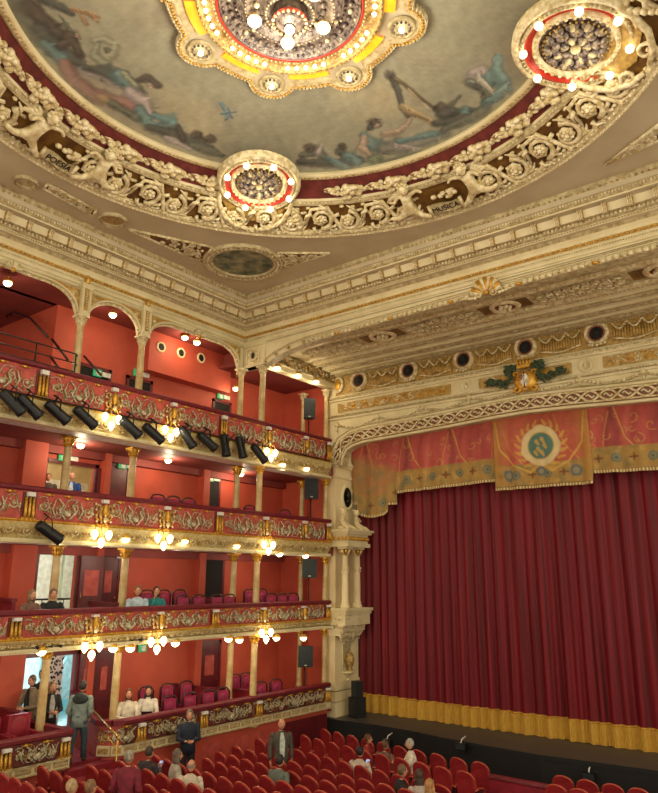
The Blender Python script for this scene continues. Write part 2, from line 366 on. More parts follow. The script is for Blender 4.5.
# ------------------------------------------------------------------ arcade plate of the top tier
def arch_plate(name, ya, yb, zs=6.72, za=7.36, label=''):
    """plate with a scalloped basket arch between two columns"""
    b = MB(); n = 28; cy = (ya+yb)/2; hw = (yb-ya)/2-.14; rr = min(.95, hw*.98)
    lower = []
    for i in range(n+1):
        u = -hw+2*hw*i/n; d = hw-abs(u)
        z = za if d > rr else zs+(za-zs)*math.sqrt(max(0, 1-((rr-d)/rr)**2))
        lower.append((cy+u, z))
    # dense at the haunches
    for x, dx in ((XC+.06, 0), (XC-.1, 0)):
        pts = [(x, ya, Z(zs-.02)), (x, ya, Z(7.5)), (x, yb, Z(7.5)), (x, yb, Z(zs-.02))]
        for i in range(n):
            (y1, z1), (y2, z2) = lower[i], lower[i+1]
            b.quad((x, y1, Z(z1)), (x, y2, Z(z2)), (x, y2, Z(7.5)), (x, y1, Z(7.5)), M['cream'])
        b.quad((x, ya, Z(zs-.05)), (x, lower[0][0], Z(zs-.05)), (x, lower[0][0], Z(7.5)), (x, ya, Z(7.5)), M['cream'])
        b.quad((x, yb, Z(zs-.05)), (x, lower[-1][0], Z(zs-.05)), (x, lower[-1][0], Z(7.5)), (x, yb, Z(7.5)), M['cream'])
    for i in range(n):
        (y1, z1), (y2, z2) = lower[i], lower[i+1]
        b.quad((XC+.06, y1, Z(z1)), (XC+.06, y2, Z(z2)), (XC-.1, y2, Z(z2)), (XC-.1, y1, Z(z1)), M['cream'])
    b.tube([(XC+.08, y, Z(z+.03)) for y, z in lower], .035, M['cream'], 6)
    b.tube([(XC+.07, y, Z(z+.1)) for y, z in lower], .02, M['gold'], 5)
    for i in range(len(lower)-1):                       # scalloped fringe
        for t in (.25, .75):
            y = lower[i][0]*(1-t)+lower[i+1][0]*t; z = lower[i][1]*(1-t)+lower[i+1][1]*t
            b.ball((XC+.03, y, Z(z-.03)), (.03, .045, .05), M['orn'], 5, 3)
    for s in (-1, 1):                                   # gilded spandrels
        e = [(cy+s*hw, zs+.16)]; 
        tri = [(XC+.065, cy+s*(hw+.0), Z(7.42)), (XC+.065, cy+s*(hw-rr*.75), Z(7.42))]+[(XC+.065, cy+s*(hw-rr*t), Z(zs+.12+(za-zs)*math.sqrt(max(0, 1-(1-t)**2)))) for t in (.5, .3, .15, .05, .0)]
        b.poly(tri, M['gleaf'])
        c = Vector((XC+.07, cy+s*(hw-rr*.2), Z(7.25)))
        for q in range(7):
            a = q*.9; b.ball(c+Vector((0, s*.05*q*math.cos(a)*.5+.0, .05*math.sin(a)*q*.4)), .03, M['orn'], 5, 3)
        b.tube([c+Vector((.01, x, z)) for x, z in spiral(0, 0, .1, 1.2, 0, s, 8)], .014, M['orn'], 4)
    b.tube([(XC+.07, ya+.02, Z(7.46)), (XC+.07, yb-.02, Z(7.46))], .03, M['cream'], 5)
    o = b.build(name); tag(o, label, 'arch', kind='structure')
    return cy
CY = [5.95, 9.83, 11.83, 15.87]
arch_plate('trim_3', 5.95, 9.83, label='wide scalloped gilt arch at the left end of the top tier')
arch_plate('trim_4', 9.83, 11.83, label='narrow scalloped arch of the top tier')
arch_plate('trim_5', 11.83, 15.87, label='wide scalloped arch beside the corner of the top tier')
for cy, nm in (((5.95+9.83)/2-.1, 'a'), ((11.83+15.87)/2, 'b')):      # shell keystones
    b = MB()
    for i in range(7):
        a = PI*(i-3)/7.5; b.tube([(XC+.1, cy, Z(7.28)), (XC+.16, cy+.22*math.sin(a), Z(7.28+.22*math.cos(a)))], [.02, .05], M['orn'], 5)
    b.ball((XC+.13, cy, Z(7.27)), .06, M['gold'])
    o = b.build('shell_ornament'); tag(o, {'a': 'gilt shell on the top of the leftmost wide arch', 'b': 'gilt shell on the wide arch next to the corner pier'}[nm], 'ornament')
# panelled pilasters over the columns
for i, y in enumerate(CY[:3]):
    b = MB(); b.box(XC+.04, XC+.16, y-.15, y+.15, Z(6.72), Z(7.62), M['cream'])
    for s in (-1, 1): b.box(XC+.16, XC+.19, y+s*.11-.025, y+s*.11+.025, Z(6.8), Z(7.5), M['cream'])
    b.box(XC+.16, XC+.17, y-.06, y+.06, Z(6.85), Z(7.45), M['gleaf'])
    for j in range(7): b.ball((XC+.175, y, Z(6.92+j*.08)), .03, M['orn'], 5, 3)
    b.box(XC+.02, XC+.2, y-.17, y+.17, Z(7.45), Z(7.56), M['cream']); b.ball((XC+.15, y, Z(7.72)), (.06, .07, .13), M['gold'], 7, 5)
    o = b.build('arcade_pilaster'); tag(o, ['panelled cream pilaster above the leftmost top tier column', 'panelled cream pilaster left of the narrow arch', 'panelled cream pilaster right of the narrow arch'][i], 'pilaster', kind='structure')

# column ---------------------------------------------------------------
def column_mesh(h, r=.095, gold=True):
    b = MB(); cg = M['gold'] if gold else M['orn']
    b.lathe([(0, 0), (r*1.9, 0), (r*1.9, .06), (r*1.5, .08), (r*1.65, .13), (r*1.25, .17), (r*1.2, h*.0+.2)], M['ornd'], n=14)
    base = b
    s = MB(); s.lathe([(r*1.18, .2), (r*1.18, h*.24), (r*1.3, h*.245), (r*1.3, h*.26), (r*1.05, h*.27), (r, h*.3), (r*.86, h-.26)], M['colm'], n=14)
    for i in range(8):
        a = i*PI/4; s.ball((r*1.18*math.cos(a), r*1.18*math.sin(a), h*.22), .02, M['ornd'], 4, 3)
    c = MB(); c.lathe([(r*.86, h-.27), (r*1.05, h-.26), (r*1.05, h-.24), (r*.9, h-.23), (r*1.0, h-.15), (r*1.35, h-.07), (r*1.35, h-.05)], cg, n=12)
    for i in range(8):
        a = i*PI/4; d = Vector((math.cos(a), math.sin(a), 0))
        c.tube([d*r*.9+Vector((0, 0, h-.23)), d*r*1.1+Vector((0, 0, h-.17)), d*r*1.4+Vector((0, 0, h-.15))], [.02, .02, .01], cg, 5)
        c.tube([d*r*1.0+Vector((0, 0, h-.15)), d*r*1.25+Vector((0, 0, h-.09)), d*r*1.6+Vector((0, 0, h-.09))], [.015, .02, .012], cg, 5)
    c.box(-r*1.5, r*1.5, -r*1.5, r*1.5, h-.05, h, cg)
    return base, s, c
def column(y, x, zb, zt, label, gold=True, r=.095, grp=None):
    h = zt-zb; t = empty('column', (x, y, zb)); ba, s, c = column_mesh(h, r, gold)
    ba.build('base', t); s.build('shaft', t); c.build('capital', t)
    tag(t, label, 'column', grp)
names = ['leftmost', 'second from left', 'third from left', 'fourth from left', 'by the stage box corner', 'slim far', 'rightmost']
tn = dict(A='top tier', B='third tier', C='second tier', D='ground tier')
for t in 'ABCD':
    ztop = {'A': 6.72, 'B': 3.46, 'C': .76, 'D': -1.6}[t]; zb = FL[t] if t != 'D' else -4.15
    for i, (x, y, nm) in enumerate(((XC, 9.83, 'leftmost cream column'), (XC, 11.83, 'second cream column from the left'), (XC, 15.87, 'third cream column, left of the close pair,'), (XC+.78, 16.08, 'cream column right in the close pair,'), (-16.35, 19.65, 'slim cream column behind the loudspeaker'), (-15.3, 19.7, 'cream column right beside the stage pier'))):
        col_zt = ztop
        zbb = zb
        if t == 'A' and i == 3: col_zt = 6.72
        if t == 'A' and i >= 4: col_zt = 6.75
        if t != 'A' and i < 3: col_zt = ztop
        grpt = tn[t]
        column(y, x, Z(zbb), Z(col_zt), f'{nm} on the {grpt}', gold=(t != 'A'), r=.105 if i < 4 else .09)
# low red plinths carrying the columns in the boxes
# corner pier with rondel --------------------------------------------------
b = MB(); b.box(XC-.1, XC+.98, YC-.06, YC+.2, Z(6.72), Z(7.6), M['cream']); b.box(XC-.12, XC+1.0, YC-.1, YC+.2, Z(7.42), Z(7.56), M['cream'])
b.box(XC-.1, XC+1.0, YC-.1, YC+.24, Z(6.72), Z(6.8), M['cream'])
for s in (.2, .75): b.box(XC+s-.02, XC+s+.04, YC-.1, YC-.05, Z(6.85), Z(7.4), M['cream'])
fm = lambda u, v, w: (XC+.25+u, YC-.06-w, Z(6.82+v))
orn_panel(b, fm, .5, .56, M['ornd'], r=.016, seed=3, dens=2)
b.lathe([(.0, .02), (.14, .02), (.14, .05), (.18, .05), (.2, 0)], M['orn'], (XC+.5, YC-.07, Z(7.1)), 20, Matrix.Rotation(PI/2, 3, 'X'))
b.ball((XC+.5, YC-.1, Z(7.1)), (.08, .03, .11), M['bronze'])
o = b.build('corner_pier'); tag(o, 'cream corner pier with a small dark bust rondel where the two cornices meet', 'pier', kind='structure')

# beam in front of the stage bay with haunch and rope --------------------------
b = MB()
low = [(XC+1.0, 6.72), (-14.6, 6.86), (-13.9, 7.03), (-13.3, 7.10), (-12, 7.13), (-8, 7.2), (-4, 7.26), (3, 7.3)]
for i in range(len(low)-1):
    (x1, z1), (x2, z2) = low[i], low[i+1]
    b.quad((x1, YC, Z(z1)), (x2, YC, Z(z2)), (x2, YC, Z(7.52)), (x1, YC, Z(7.52)), M['cream'])
    b.quad((x1, YC, Z(z1)), (x2, YC, Z(z2)), (x2, YC+.3, Z(z2)), (x1, YC+.3, Z(z1)), M['creamd'])
    b.quad((x1, YC+.3, Z(z1)), (x2, YC+.3, Z(z2)), (x2, YC+.3, Z(7.52)), (x1, YC+.3, Z(7.52)), M['creamd'])
ropepts = []
for i in range(len(low)-1):
    (x1, z1), (x2, z2) = low[i], low[i+1]; k = max(2, int((x2-x1)/.16))
    for j in range(k): ropepts.append((x1+(x2-x1)*j/k, z1+(z2-z1)*j/k))
for j, (x, z) in enumerate(ropepts):
    if x < -13.2:
        if j % 3 == 0: b.ball((x, YC-.03, Z(z+.07)), (.07, .04, .06), M['ornd'], 6, 4)
        continue
    mm = M['gold'] if j % 12 == 5 else M['orn']
    b.ball((x, YC-.04, Z(z+.04)), (.085, .06, .055), mm, 6, 4)
    b.ball((x+.08, YC-.02, Z(z+.115)), .02, M['creamd'], 4, 2)
b.tube([(x, YC-.03, Z(z+.16)) for x, z in low], .016, M['cream'], 5); b.tube([(x, YC-.01, Z(z+.21)) for x, z in low], .01, M['ornd'], 4)
o = b.build('trim_6'); tag(o, 'cream beam with a gilt rope edge above the stage bay', 'beam', kind='structure')
b = MB(); c = Vector((-7.08, YC-.06, Z(7.2)))
for i in range(11):
    a = PI*(i-5)/11; b.tube([c, c+Vector((.42*math.sin(a), -.09, .44*math.cos(a)))], [.025, .075], M['gold'] if i % 2 else M['orn'], 5)
for s in (-1, 1):
    b.tube([(c.x+s*.1+s*x, c.y-.05, c.z-.02+z) for x, z in spiral(.1, 0, .1, 1.2, PI, s, 10)], .025, M['orn'], 5)
    for q in range(5): b.ball((c.x+s*(.34+q*.09), c.y-.03, c.z-.05+q*.012), (.06, .03, .05-.006*q), M['orn'], 6, 4)
b.ball(c+Vector((0, -.08, 0)), .07, M['gold'])
o = b.build('shell_ornament'); tag(o, 'large gilt shell in the middle of the rope edged beam above the stage', 'ornament')
# coffered soffit ----------------------------------------------------------------
b = MB(); zs = Z(7.36)
b.quad((XC, YC+.2, zs), (3, YC+.2, zs), (3, YP, zs), (XC, YP, zs), M['creamd'])
def rib(y, z=0, r=.05, m='cream'): b.box(-14.8, 3, YC+y-r, YC+y+r, zs-.06-z, zs, M[m])
b.box(-14.6, 3, YC+.95, YC+1.85, zs-.012, zs, M['creamd'])
for y, z, r, mm in ((.75, .02, .07, 'orn'), (1.95, .02, .07, 'orn'), (2.35, .04, .04, 'cream'), (2.55, .06, .05, 'creamd'), (2.9, .09, .06, 'cream'), (3.15, .1, .05, 'creamd'), (3.4, .12, .06, 'cream'), (3.7, .14, .12, 'creamd')): rib(y, z, r, mm)
for y in (.62, 2.1, 2.75, 3.28):
    fmx = lambda u, v, w, y=y: (-14.7+u, YC+y+v, zs-.07-w); beads(b, fmx, 17.5, 0, .028, .11, M['orn'], 4, 2)
ovx = [atz(388, 338, zs).x, atz(509, 309, zs).x]; sp = ovx[1]-ovx[0]
xx = ovx[0]-sp
while xx < 3:
    if xx > -14.5:
        b.box(xx-.72, xx+.72, YC+1.1, YC+1.7, zs-.02, zs, M['brown'])
        b.lathe([(0, 0), (.3, 0)], M['maroon'], (xx, YC+1.4, zs-.03), 20, Matrix.Rotation(PI, 3, 'X'))
        b.lathe([(.28, .0), (.32, .06), (.4, .06), (.44, 0)], M['orn'], (xx, YC+1.4, zs-.02), 20, Matrix.Rotation(PI, 3, 'X'))
        for q in range(6): a = q*PI/3; b.ball((xx+.13*math.cos(a), YC+1.4+.13*math.sin(a), zs-.05), .08, M['orn'], 6, 3)
    for q in range(9):
        u = xx+sp*(.26+.48*q/8); s = math.sin(PI*q/8)
        for s2 in (-1, 1):
            b.ball((u, YC+1.4+s2*.13, zs-.03), (.17, .1+.16*s, .045), M['creamd'], 7, 4); b.tube([(u+x, YC+1.4+s2*(.17+y), zs-.08) for x, y in spiral(0, 0, .13, 1.2, q, s2, 8)], .022, M['orn'], 4)
            b.ball((u+.08, YC+1.4+s2*(.2+.1*s), zs-.05), (.06, .06, .04), M['creamd'], 5, 3)
    xx += sp
o = b.build('ceiling_stage_bay'); st(o)
# side beam of the stage bay (leafy cove above the stage boxes)
b = MB(); b.box(XF-.35, XF-.05, YC+.2, YP, Z(6.78), Z(6.98), M['cream']); b.box(XF-.2, XF-.1, YC+.2, YP, Z(6.95), zs, M['creamd'])
rnd = random.Random(5)
for i in range(120):
    y = YC+.25+rnd.random()*(YP-YC-.3); z = rnd.uniform(6.98, 7.3); b.ball((XF-.08+.25*(z-6.98), y, Z(z)), (.05, .09, .07), M['ornd'] if i % 3 else M['orn'], 6, 4)
for z in (6.97, 7.32): b.tube([(XF-.04, YC+.2, Z(z)), (XF-.04, YP, Z(z))], .03, M['orn'], 5)
o = b.build('trim_7'); tag(o, 'leafy cove beam over the boxes nearest the stage', 'beam', kind='structure')

# ================================================================== BALCONY FRONTS
PIL = [8.45, 14.3]; CAR = [4.5, 6.45, 10.4, 12.35, 16.25, 18.15]
def fL(y0, z0, x=XF): return lambda u, v, w: (x+w, y0+u, Z(z0+v))
def pilaster_mb(h):
    b = MB()
    for j in (-1, 0, 1):
        b.tube([(.03, j*.09, 0), (.05, j*.09, h*.25), (.035, j*.09, h*.8)], [.035, .042, .03], M['gold'], 6)
        for q in range(5): b.ball((.07, j*.09, h*(.15+.16*q)), .022, M['ornd'], 4, 3)
    b.box(0, .1, -.09, .09, h*.84, h, M['white']); b.box(0, .05, -.17, .17, -.03, .03, M['gold']); b.box(-.02, .01, -.17, .17, 0, h, M['maroon'])
    return b
def cartouche_mb(h):
    b = MB()
    for s in (-1, 1):
        b.tube([(.05, s*y, z) for y, z in spiral(.13, h*.3, .13, 1.2, PI*.9, -1, 12)], .026, M['gold'], 5)
        b.tube([(.05, s*y, z) for y, z in spiral(.15, h*.68, .11, 1.2, -PI*.9, 1, 12)], .024, M['ornd'], 5)
        b.tube([(.04, s*.05, h*.05), (.08, s*.13, h*.4), (.06, s*.07, h*.75)], [.03, .04, .02], M['ornd'], 6)
        for q in range(4): b.ball((.06, s*(.2+.02*q), h*(.12+.23*q)), .035, M['orn'], 5, 3)
    b.ball((.1, 0, h*.55), (.07, .08, .16), M['gold'], 8, 6); b.box(0, .11, -.08, .08, h*.86, h, M['white'])
    b.ball((.12, 0, h*.2), (.05, .06, .08), M['orn'])
    return b
def boss_mb():
    b = MB(); b.ball((.02, 0, 0), (.03, .075, .035), M['gold'], 8, 5)
    for s in (-1, 1): b.ball((.02, s*.1, 0), (.02, .035, .018), M['gold'], 6, 3)
    return b
PROT = {}
def inst(key, mk, name, parent, loc, rz=0):
    if key not in PROT:
        o = mk().build(name); PROT[key] = o; KC[o.name] = []
    else:
        o = PROT[key].copy(); COL.objects.link(o)
    o.parent = parent; o.location = loc; o.rotation_euler = (0, 0, rz); return o
def scroll_mb(L, h, seed):
    b = MB(); f = lambda u, v, w: (w, u, v)
    orn_panel(b, f, L, h, M['silver'], r=.015, seed=seed, dens=1.5); orn_panel(b, f, L, h*.98, M['ornd'], r=.01, seed=seed+2, dens=2.3)
    c = L/2                                        # confronted beasts: a crossed pair of curved bodies round a vase
    for s in (-1, 1):
        b.tube([f(c+s*.05, h*.05, .04), f(c+s*.2, h*.35, .05), f(c+s*.12, h*.65, .05), f(c+s*.26, h*.9, .04)], [.022, .03, .02, .014], M['silver'], 6)
        b.tube([f(c+s*.3, h*.1, .03), f(c+s*.4, h*.45, .05), f(c+s*.33, h*.8, .04)], [.014, .024, .012], M['silver'], 6)
    b.ball(f(c, h*.3, .04), (.03, .1, .07), M['silver'], 8, 4)
    return b
FRL = {'A': 'top', 'B': 'third', 'C': 'second', 'D': 'ground'}
def balcony_front(t, ya, yb, label, left_end=False, right_end=True):
    r, pb, wb = TR[t], PB[t], WB[t]
    root = empty('balcony', (XF, (ya+yb)/2, Z(wb))); off = -Vector(root.location)
    def bl(mb, nm): o = mb.build(nm, root); o.location = off; return o
    b = MB()
    cs = [(-.2, -.12), (-.2, -.03), (-.15, .0), (.02, .0), (.06, -.03), (.06, -.09), (.02, -.12)]
    b.extr([(XF+p, ya, Z(r+z)) for p, z in cs], (0, yb-ya, 0), M['rail'])
    bl(b, 'handrail')
    b = MB(); b.box(XF-.12, XF-.01, ya, yb, Z(pb-.02), Z(r-.1), M['redpanel' if t != 'D' else 'maroon'])
    bl(b, 'fascia')
    b = MB()
    if t != 'D':
        nn = 8; prof = [(.05, pb), (.07, pb-.03), (.05, pb-.06)]+[(.03+.0*i-.16*math.sin(i/nn*PI/2)*0+.05*math.cos(i/nn*PI)-.08*i/nn, pb-.07-(pb-wb-.17)*i/nn) for i in range(nn+1)]+[(.02, wb+.1), (.04, wb+.07), (.04, wb+.01), (0, wb), (-.12, wb), (-.12, wb+.06)]
        b.sweep(prof, (XF, ya, H), (XF, yb, H), M['cream'], (1, 0, 0), mats=[M['gold'] if i < 2 else (M['covec'] if i < 11 else M['cream']) for i in range(len(prof)-1)])
        b.quad((XF-.12, ya, Z(wb+.01)), (XF-.12, yb, Z(wb+.01)), (XF-.6, yb, Z(wb+.01)), (XF-.6, ya, Z(wb+.01)), M['white'])
        bl(b, 'cove')
        b = MB(); f = fL(ya, wb+.13, XF+.0)
        orn_panel(b, f, yb-ya, pb-wb-.2, M['orn'], r=.013, seed=ord(t), dens=.75); orn_panel(b, f, yb-ya, pb-wb-.2, M['ornd'], r=.012, seed=ord(t)+3, dens=1.3)
        beads(b, fL(ya, 0, XF+.05), yb-ya, pb-.03, .022, .07, M['gold'], 4, 2)
        beads(b, fL(ya, 0, XF+.035), yb-ya, wb+.04, .018, .06, M['orn'], 4, 2)
        bl(b, 'cove_relief')
    else:
        b.box(XF-.06, XF+.05, ya, yb, Z(wb), Z(pb), M['cream']); b.box(XF-.06, XF+.08, ya, yb, Z(pb-.035), Z(pb), M['creamd']); b.box(XF-.06, XF+.08, ya, yb, Z(wb), Z(wb+.03), M['creamd'])
        y = ya+.06
        while y < yb-.3:
            b.box(XF+.05, XF+.058, y, y+.36, Z(wb+.055), Z(pb-.06), M['ornd']); b.box(XF+.058, XF+.062, y+.03, y+.33, Z(wb+.075), Z(pb-.08), M['creamd'])
            y += .44
        bl(b, 'panelled_base')
    h = r-.15-pb
    def loc(y, z, w=.0): return Vector((XF+w, y, Z(z)))+off
    marks = sorted([(y, 'p') for y in (PIL if t != 'D' else [6.1, 8.55, 12.0, 14.05, 16.2]) if ya < y < yb]+[(y, 'c') for y in (CAR if t != 'D' else []) if ya < y < yb])
    for y, k_ in marks:
        if k_ == 'p': inst('pil%.2f' % h, lambda: pilaster_mb(h), 'pilaster', root, loc(y, pb))
        else: inst('car%.2f' % h, lambda: cartouche_mb(h), 'cartouche', root, loc(y, pb))
    if right_end: inst('pil%.2f' % h, lambda: pilaster_mb(h), 'pilaster', root, loc(yb-.13, pb))
    if left_end: inst('pil%.2f' % h, lambda: pilaster_mb(h), 'pilaster', root, loc(ya+.15, pb))
    ys = [ya+(.15 if left_end else -.3)]+[m_[0] for m_ in marks]+[yb-.1]
    for i in range(len(ys)-1):
        L = ys[i+1]-ys[i]-.42
        if L < .3: continue
        Lq = round(L, 1)
        inst('scr%.1f%.2f' % (Lq, h), lambda: scroll_mb(Lq, h*.93, 3 if t != 'D' else 12), 'scroll_panel', root, loc(ys[i]+.21, pb+.02, .0))
        nb = max(1, round(L/.5))
        for j in range(nb): inst('boss', boss_mb, 'gold_boss', root, loc(ys[i]+.21+L*(j+.5)/nb, r-.165, .0))
    tag(root, label, 'balcony')
    return root
balcony_front('A', Y0, 19.6, 'top tier balcony front with silver scrollwork and a row of black spotlights below')
balcony_front('B', Y0, 19.6, 'third tier balcony front, second from the top, with scrollwork and cream cove')
balcony_front('C', Y0, 19.6, 'second tier balcony front, just above the ground tier boxes')
balcony_front('D', Y0, 10.05, 'ground tier box front left of the carpeted stairway', right_end=True)
balcony_front('D', 11.45, 19.6, 'long ground tier box front between the stairway and the stage pier', left_end=False)
# returns of the ground tier fronts beside the stairway
def side_return(ya, dy, label, xs):
    root = empty('stair_parapet', (xs[0][0], ya, Z(-4.08)))
    off = -Vector(root.location)
    b = MB(); c = MB(); d = MB()
    for i in range(len(xs)-1):
        (x1, y1, z1), (x2, y2, z2) = xs[i], xs[i+1]
        n = Vector((y2-y1, -(x2-x1), 0)); n.normalize(); n *= dy
        p, q = Vector((x1, y1, 0)), Vector((x2, y2, 0))
        b.obox((p+q)/2+Vector((0, 0, Z((z1+z2)/2)-.06)), (q-p)/2+Vector((0, 0, (z2-z1)/2)), n*.1, Vector((0, 0, .06)), M['rail'])
        c.quad(p+Vector((0, 0, -.1)), q+Vector((0, 0, -.1)), q+Vector((0, 0, Z(z2)-.08)), p+Vector((0, 0, Z(z1)-.08)), M['redpanel'])
    o = b.build('handrail', root); o.location = off; o = c.build('side_wall', root); o.location = off
    for i in range(2 if dy > 0 else 1):
        (x1, y1, z1), (x2, y2, z2) = xs[i], xs[i+1]; p, q = Vector((x1, y1, 0)), Vector((x2, y2, 0)); n = Vector((-(q.y-p.y), q.x-p.x, 0)).normalized(); Ld = (q-p).length; dr = (q-p).normalized()
        f = lambda u, v, w: p+dr*u+n*(w+.02)+Vector((0, 0, Z(-3.84+v)))
        orn_panel(d, f, Ld, .33, M['silver'], r=.016, seed=9, dens=1.2); orn_panel(d, f, Ld, .33, M['gold'], r=.012, seed=5, dens=1.5)
        d.obox((p+q)/2+n*.01+Vector((0, 0, Z(-3.97))), dr*Ld/2, n*.05, Vector((0, 0, .11)), M['cream'])
        d.obox((p+q)/2+n*.065+Vector((0, 0, Z(-3.97))), dr*Ld*.4, n*.005, Vector((0, 0, .06)), M['ornd'])
    o = d.build('gilt_return_panel', root); o.location = off
    tag(root, label, 'balcony')
side_return(11.45, 1, 'rounded end of the long box front, its rail climbing beside the stairs', [(-15.0, 11.48, -3.3), (-15.12, 11.25, -3.3), (-15.4, 11.08, -3.3), (-16.0, 11.2, -3.22), (-16.8, 11.5, -3.05), (-17.55, 11.75, -2.9)])
side_return(10.05, -1, 'right hand end of the left ground tier box front at the stairs', [(-15.0, 10.05, -3.3), (-15.5, 10.0, -3.3), (-17.2, 9.85, -3.25)])
# stairs up to the door
b = MB()
b.box(-17.6, -15.3, 9.9, 11.75, -.2, Z(-4.1), M['carpet'])
for i in range(5): b.box(-15.3, -14.95+.3*i, 9.95, 11.5, -.2, Z(-4.1)-.16*(i+0)-.06, M['carpet'])
o = b.build('staircase'); tag(o, 'red carpeted stairs between the two ground tier box fronts', 'stairs', kind='structure')
# brass handrail beside the stairs
hr = empty('stair_handrail', (-14.0, 10.9, floorz(10.9))); off = -Vector(hr.location)
pA, pB, pC = atx(88, 704, -16.4), atx(118, 737, -14.25), None
b = MB(); b.tube([pA, pB, Vector((pB.x+.05, pB.y, pB.z-.05))], .022, M['brass'], 8); b.build('top_rail', hr).location = off
b = MB(); b.tube([pA-Vector((0, 0, .22)), pB-Vector((0, 0, .24))], .015, M['brass'], 8); b.build('lower_rail', hr).location = off
b = MB(); b.tube([pB+Vector((0, 0, .03)), Vector((pB.x, pB.y, floorz(pB.y)))], .022, M['brass'], 8); b.lathe([(.07, 0), (.07, .02), (.02, .04)], M['brass'], (pB.x, pB.y, floorz(pB.y)), 10); b.build('post', hr).location = off
tag(hr, 'brass handrail with two bars beside the red carpeted stairs', 'handrail')

# ================================================================== CEILING RING AND MURAL
NR, NZ = -.454, -.891
def cone(a, t, w=0):
    r = RI+(RO-RI)*t+NR*w; z = ZI+(ZO-ZI)*t+NZ*w
    return Vector((RC.x+r*math.cos(a), RC.y+r*math.sin(a), z))
PR = [(-.03, .0, 'cream'), (-.03, .09, 'cream'), (-.01, .1, 'cream'), (.01, .1, 'orn'), (.045, .08, 'orn'), (.06, .06, 'creamd'), (.075, .02, 'maroon'), (.36, .02, 'cream'), (.38, .08, 'creamd'), (.43, .09, 'orn'), (.46, .06, 'cream'), (.47, 0.0, 'brown'), (.87, .0, 'cream'), (.885, .07, 'creamd'), (.92, .09, 'orn'), (.95, .06, 'cream'), (.985, .06, 'creamd'), (1.0, 0, 'cream')]
b = MB(); n = 144
for i in range(len(PR)-1):
    t1, w1, _ = PR[i]; t2, w2, _ = PR[i+1]; mm = M[PR[i][2]]
    vs = []
    for j in range(n): a = 2*PI*j/n; vs += [cone(a, t1, w1), cone(a, t2, w2)]
    b.add(vs, [(2*j, 2*j+1, (2*j+3) % (2*n), (2*j+2) % (2*n)) for j in range(n)], mm)
ring = b.build('trim_8'); tag(ring, 'great round gilt frieze framing the painted ceiling', 'frieze', kind='structure')
MEDA = [math.radians(q) for q in (139.5, 39.5, 234, -54)]
def fr(a0, t0, tm):      # strip map: u along arc, v outwards
    rm = RI+(RO-RI)*tm
    return lambda u, v, w: cone(a0-u/rm, t0+v/1.874, w)
VIS = (-.35, 3.9)        # angles worth modelling densely (radians)
# bead rows
b = MB()
for t, r_, g in ((.03, .03, .1), (.405, .03, .11), (.905, .045, .14), (.965, .03, .10)):
    rm = RI+(RO-RI)*t; c = int(rm*2*PI/g)
    for j in range(c): b.ball(cone(2*PI*j/c, t, .1 if t < .1 else .08), (r_, r_, r_*.8), M['orn'] if t > .1 else M['ornd'], 4, 2)
b.build('bead_row', ring)
# fruit garlands
def near_med(a, lim=.21): return any(abs((a-q+PI) % (2*PI)-PI) < lim for q in MEDA)
rnd = random.Random(11)
def garland():
    b = MB()
    for i in range(60):
        u = .0+rnd.random()*.92; d = abs(u-.45)/.45; v = rnd.gauss(0, .085*(1.1-d)); R_ = rnd.uniform(.04, .075)*(1.15-d*.45)
        b.ball((u, v, .05+.03*rnd.random()), (R_*1.2, R_, R_), M['orn'], 6, 4)
    for u in (-.03, .93, .98): b.ball((u, 0, .05), .045, M['terra'], 7, 4)
    for s in (-1, 1): b.tube([(-.1, s*.02, .05), (.0, s*.05, .06), (.12, s*.03, .05)], .02, M['orn'], 4)
    return b
def place_on_ring(key, mk, name, a, t, scale=1, spin=0, mirror=False):
    o = inst(key, mk, name, ring, (0, 0, 0))
    p = cone(a, t, .02); ex = Vector((math.sin(a), -math.cos(a), 0)); ez = Vector((NR*math.cos(a), NR*math.sin(a), NZ)); ey = ez.cross(ex)
    m_ = Matrix((ex, ey, ez)).transposed().to_4x4(); m_.translation = p
    o.matrix_local = m_ @ Matrix.Rotation(spin, 4, 'Z') @ Matrix.Scale(scale, 4) @ (Matrix.Scale(-1, 4, (1, 0, 0)) if mirror else Matrix.Identity(4))
    return o
rm = RI+(RO-RI)*.24; ng = int(2*PI*rm/1.12)
for j in range(ng):
    a = 2*PI*j/ng
    if near_med(a, .15) or near_med(a-.16, .12): continue
    place_on_ring('gar', garland, 'fruit_garland', a, .22, 1.18)
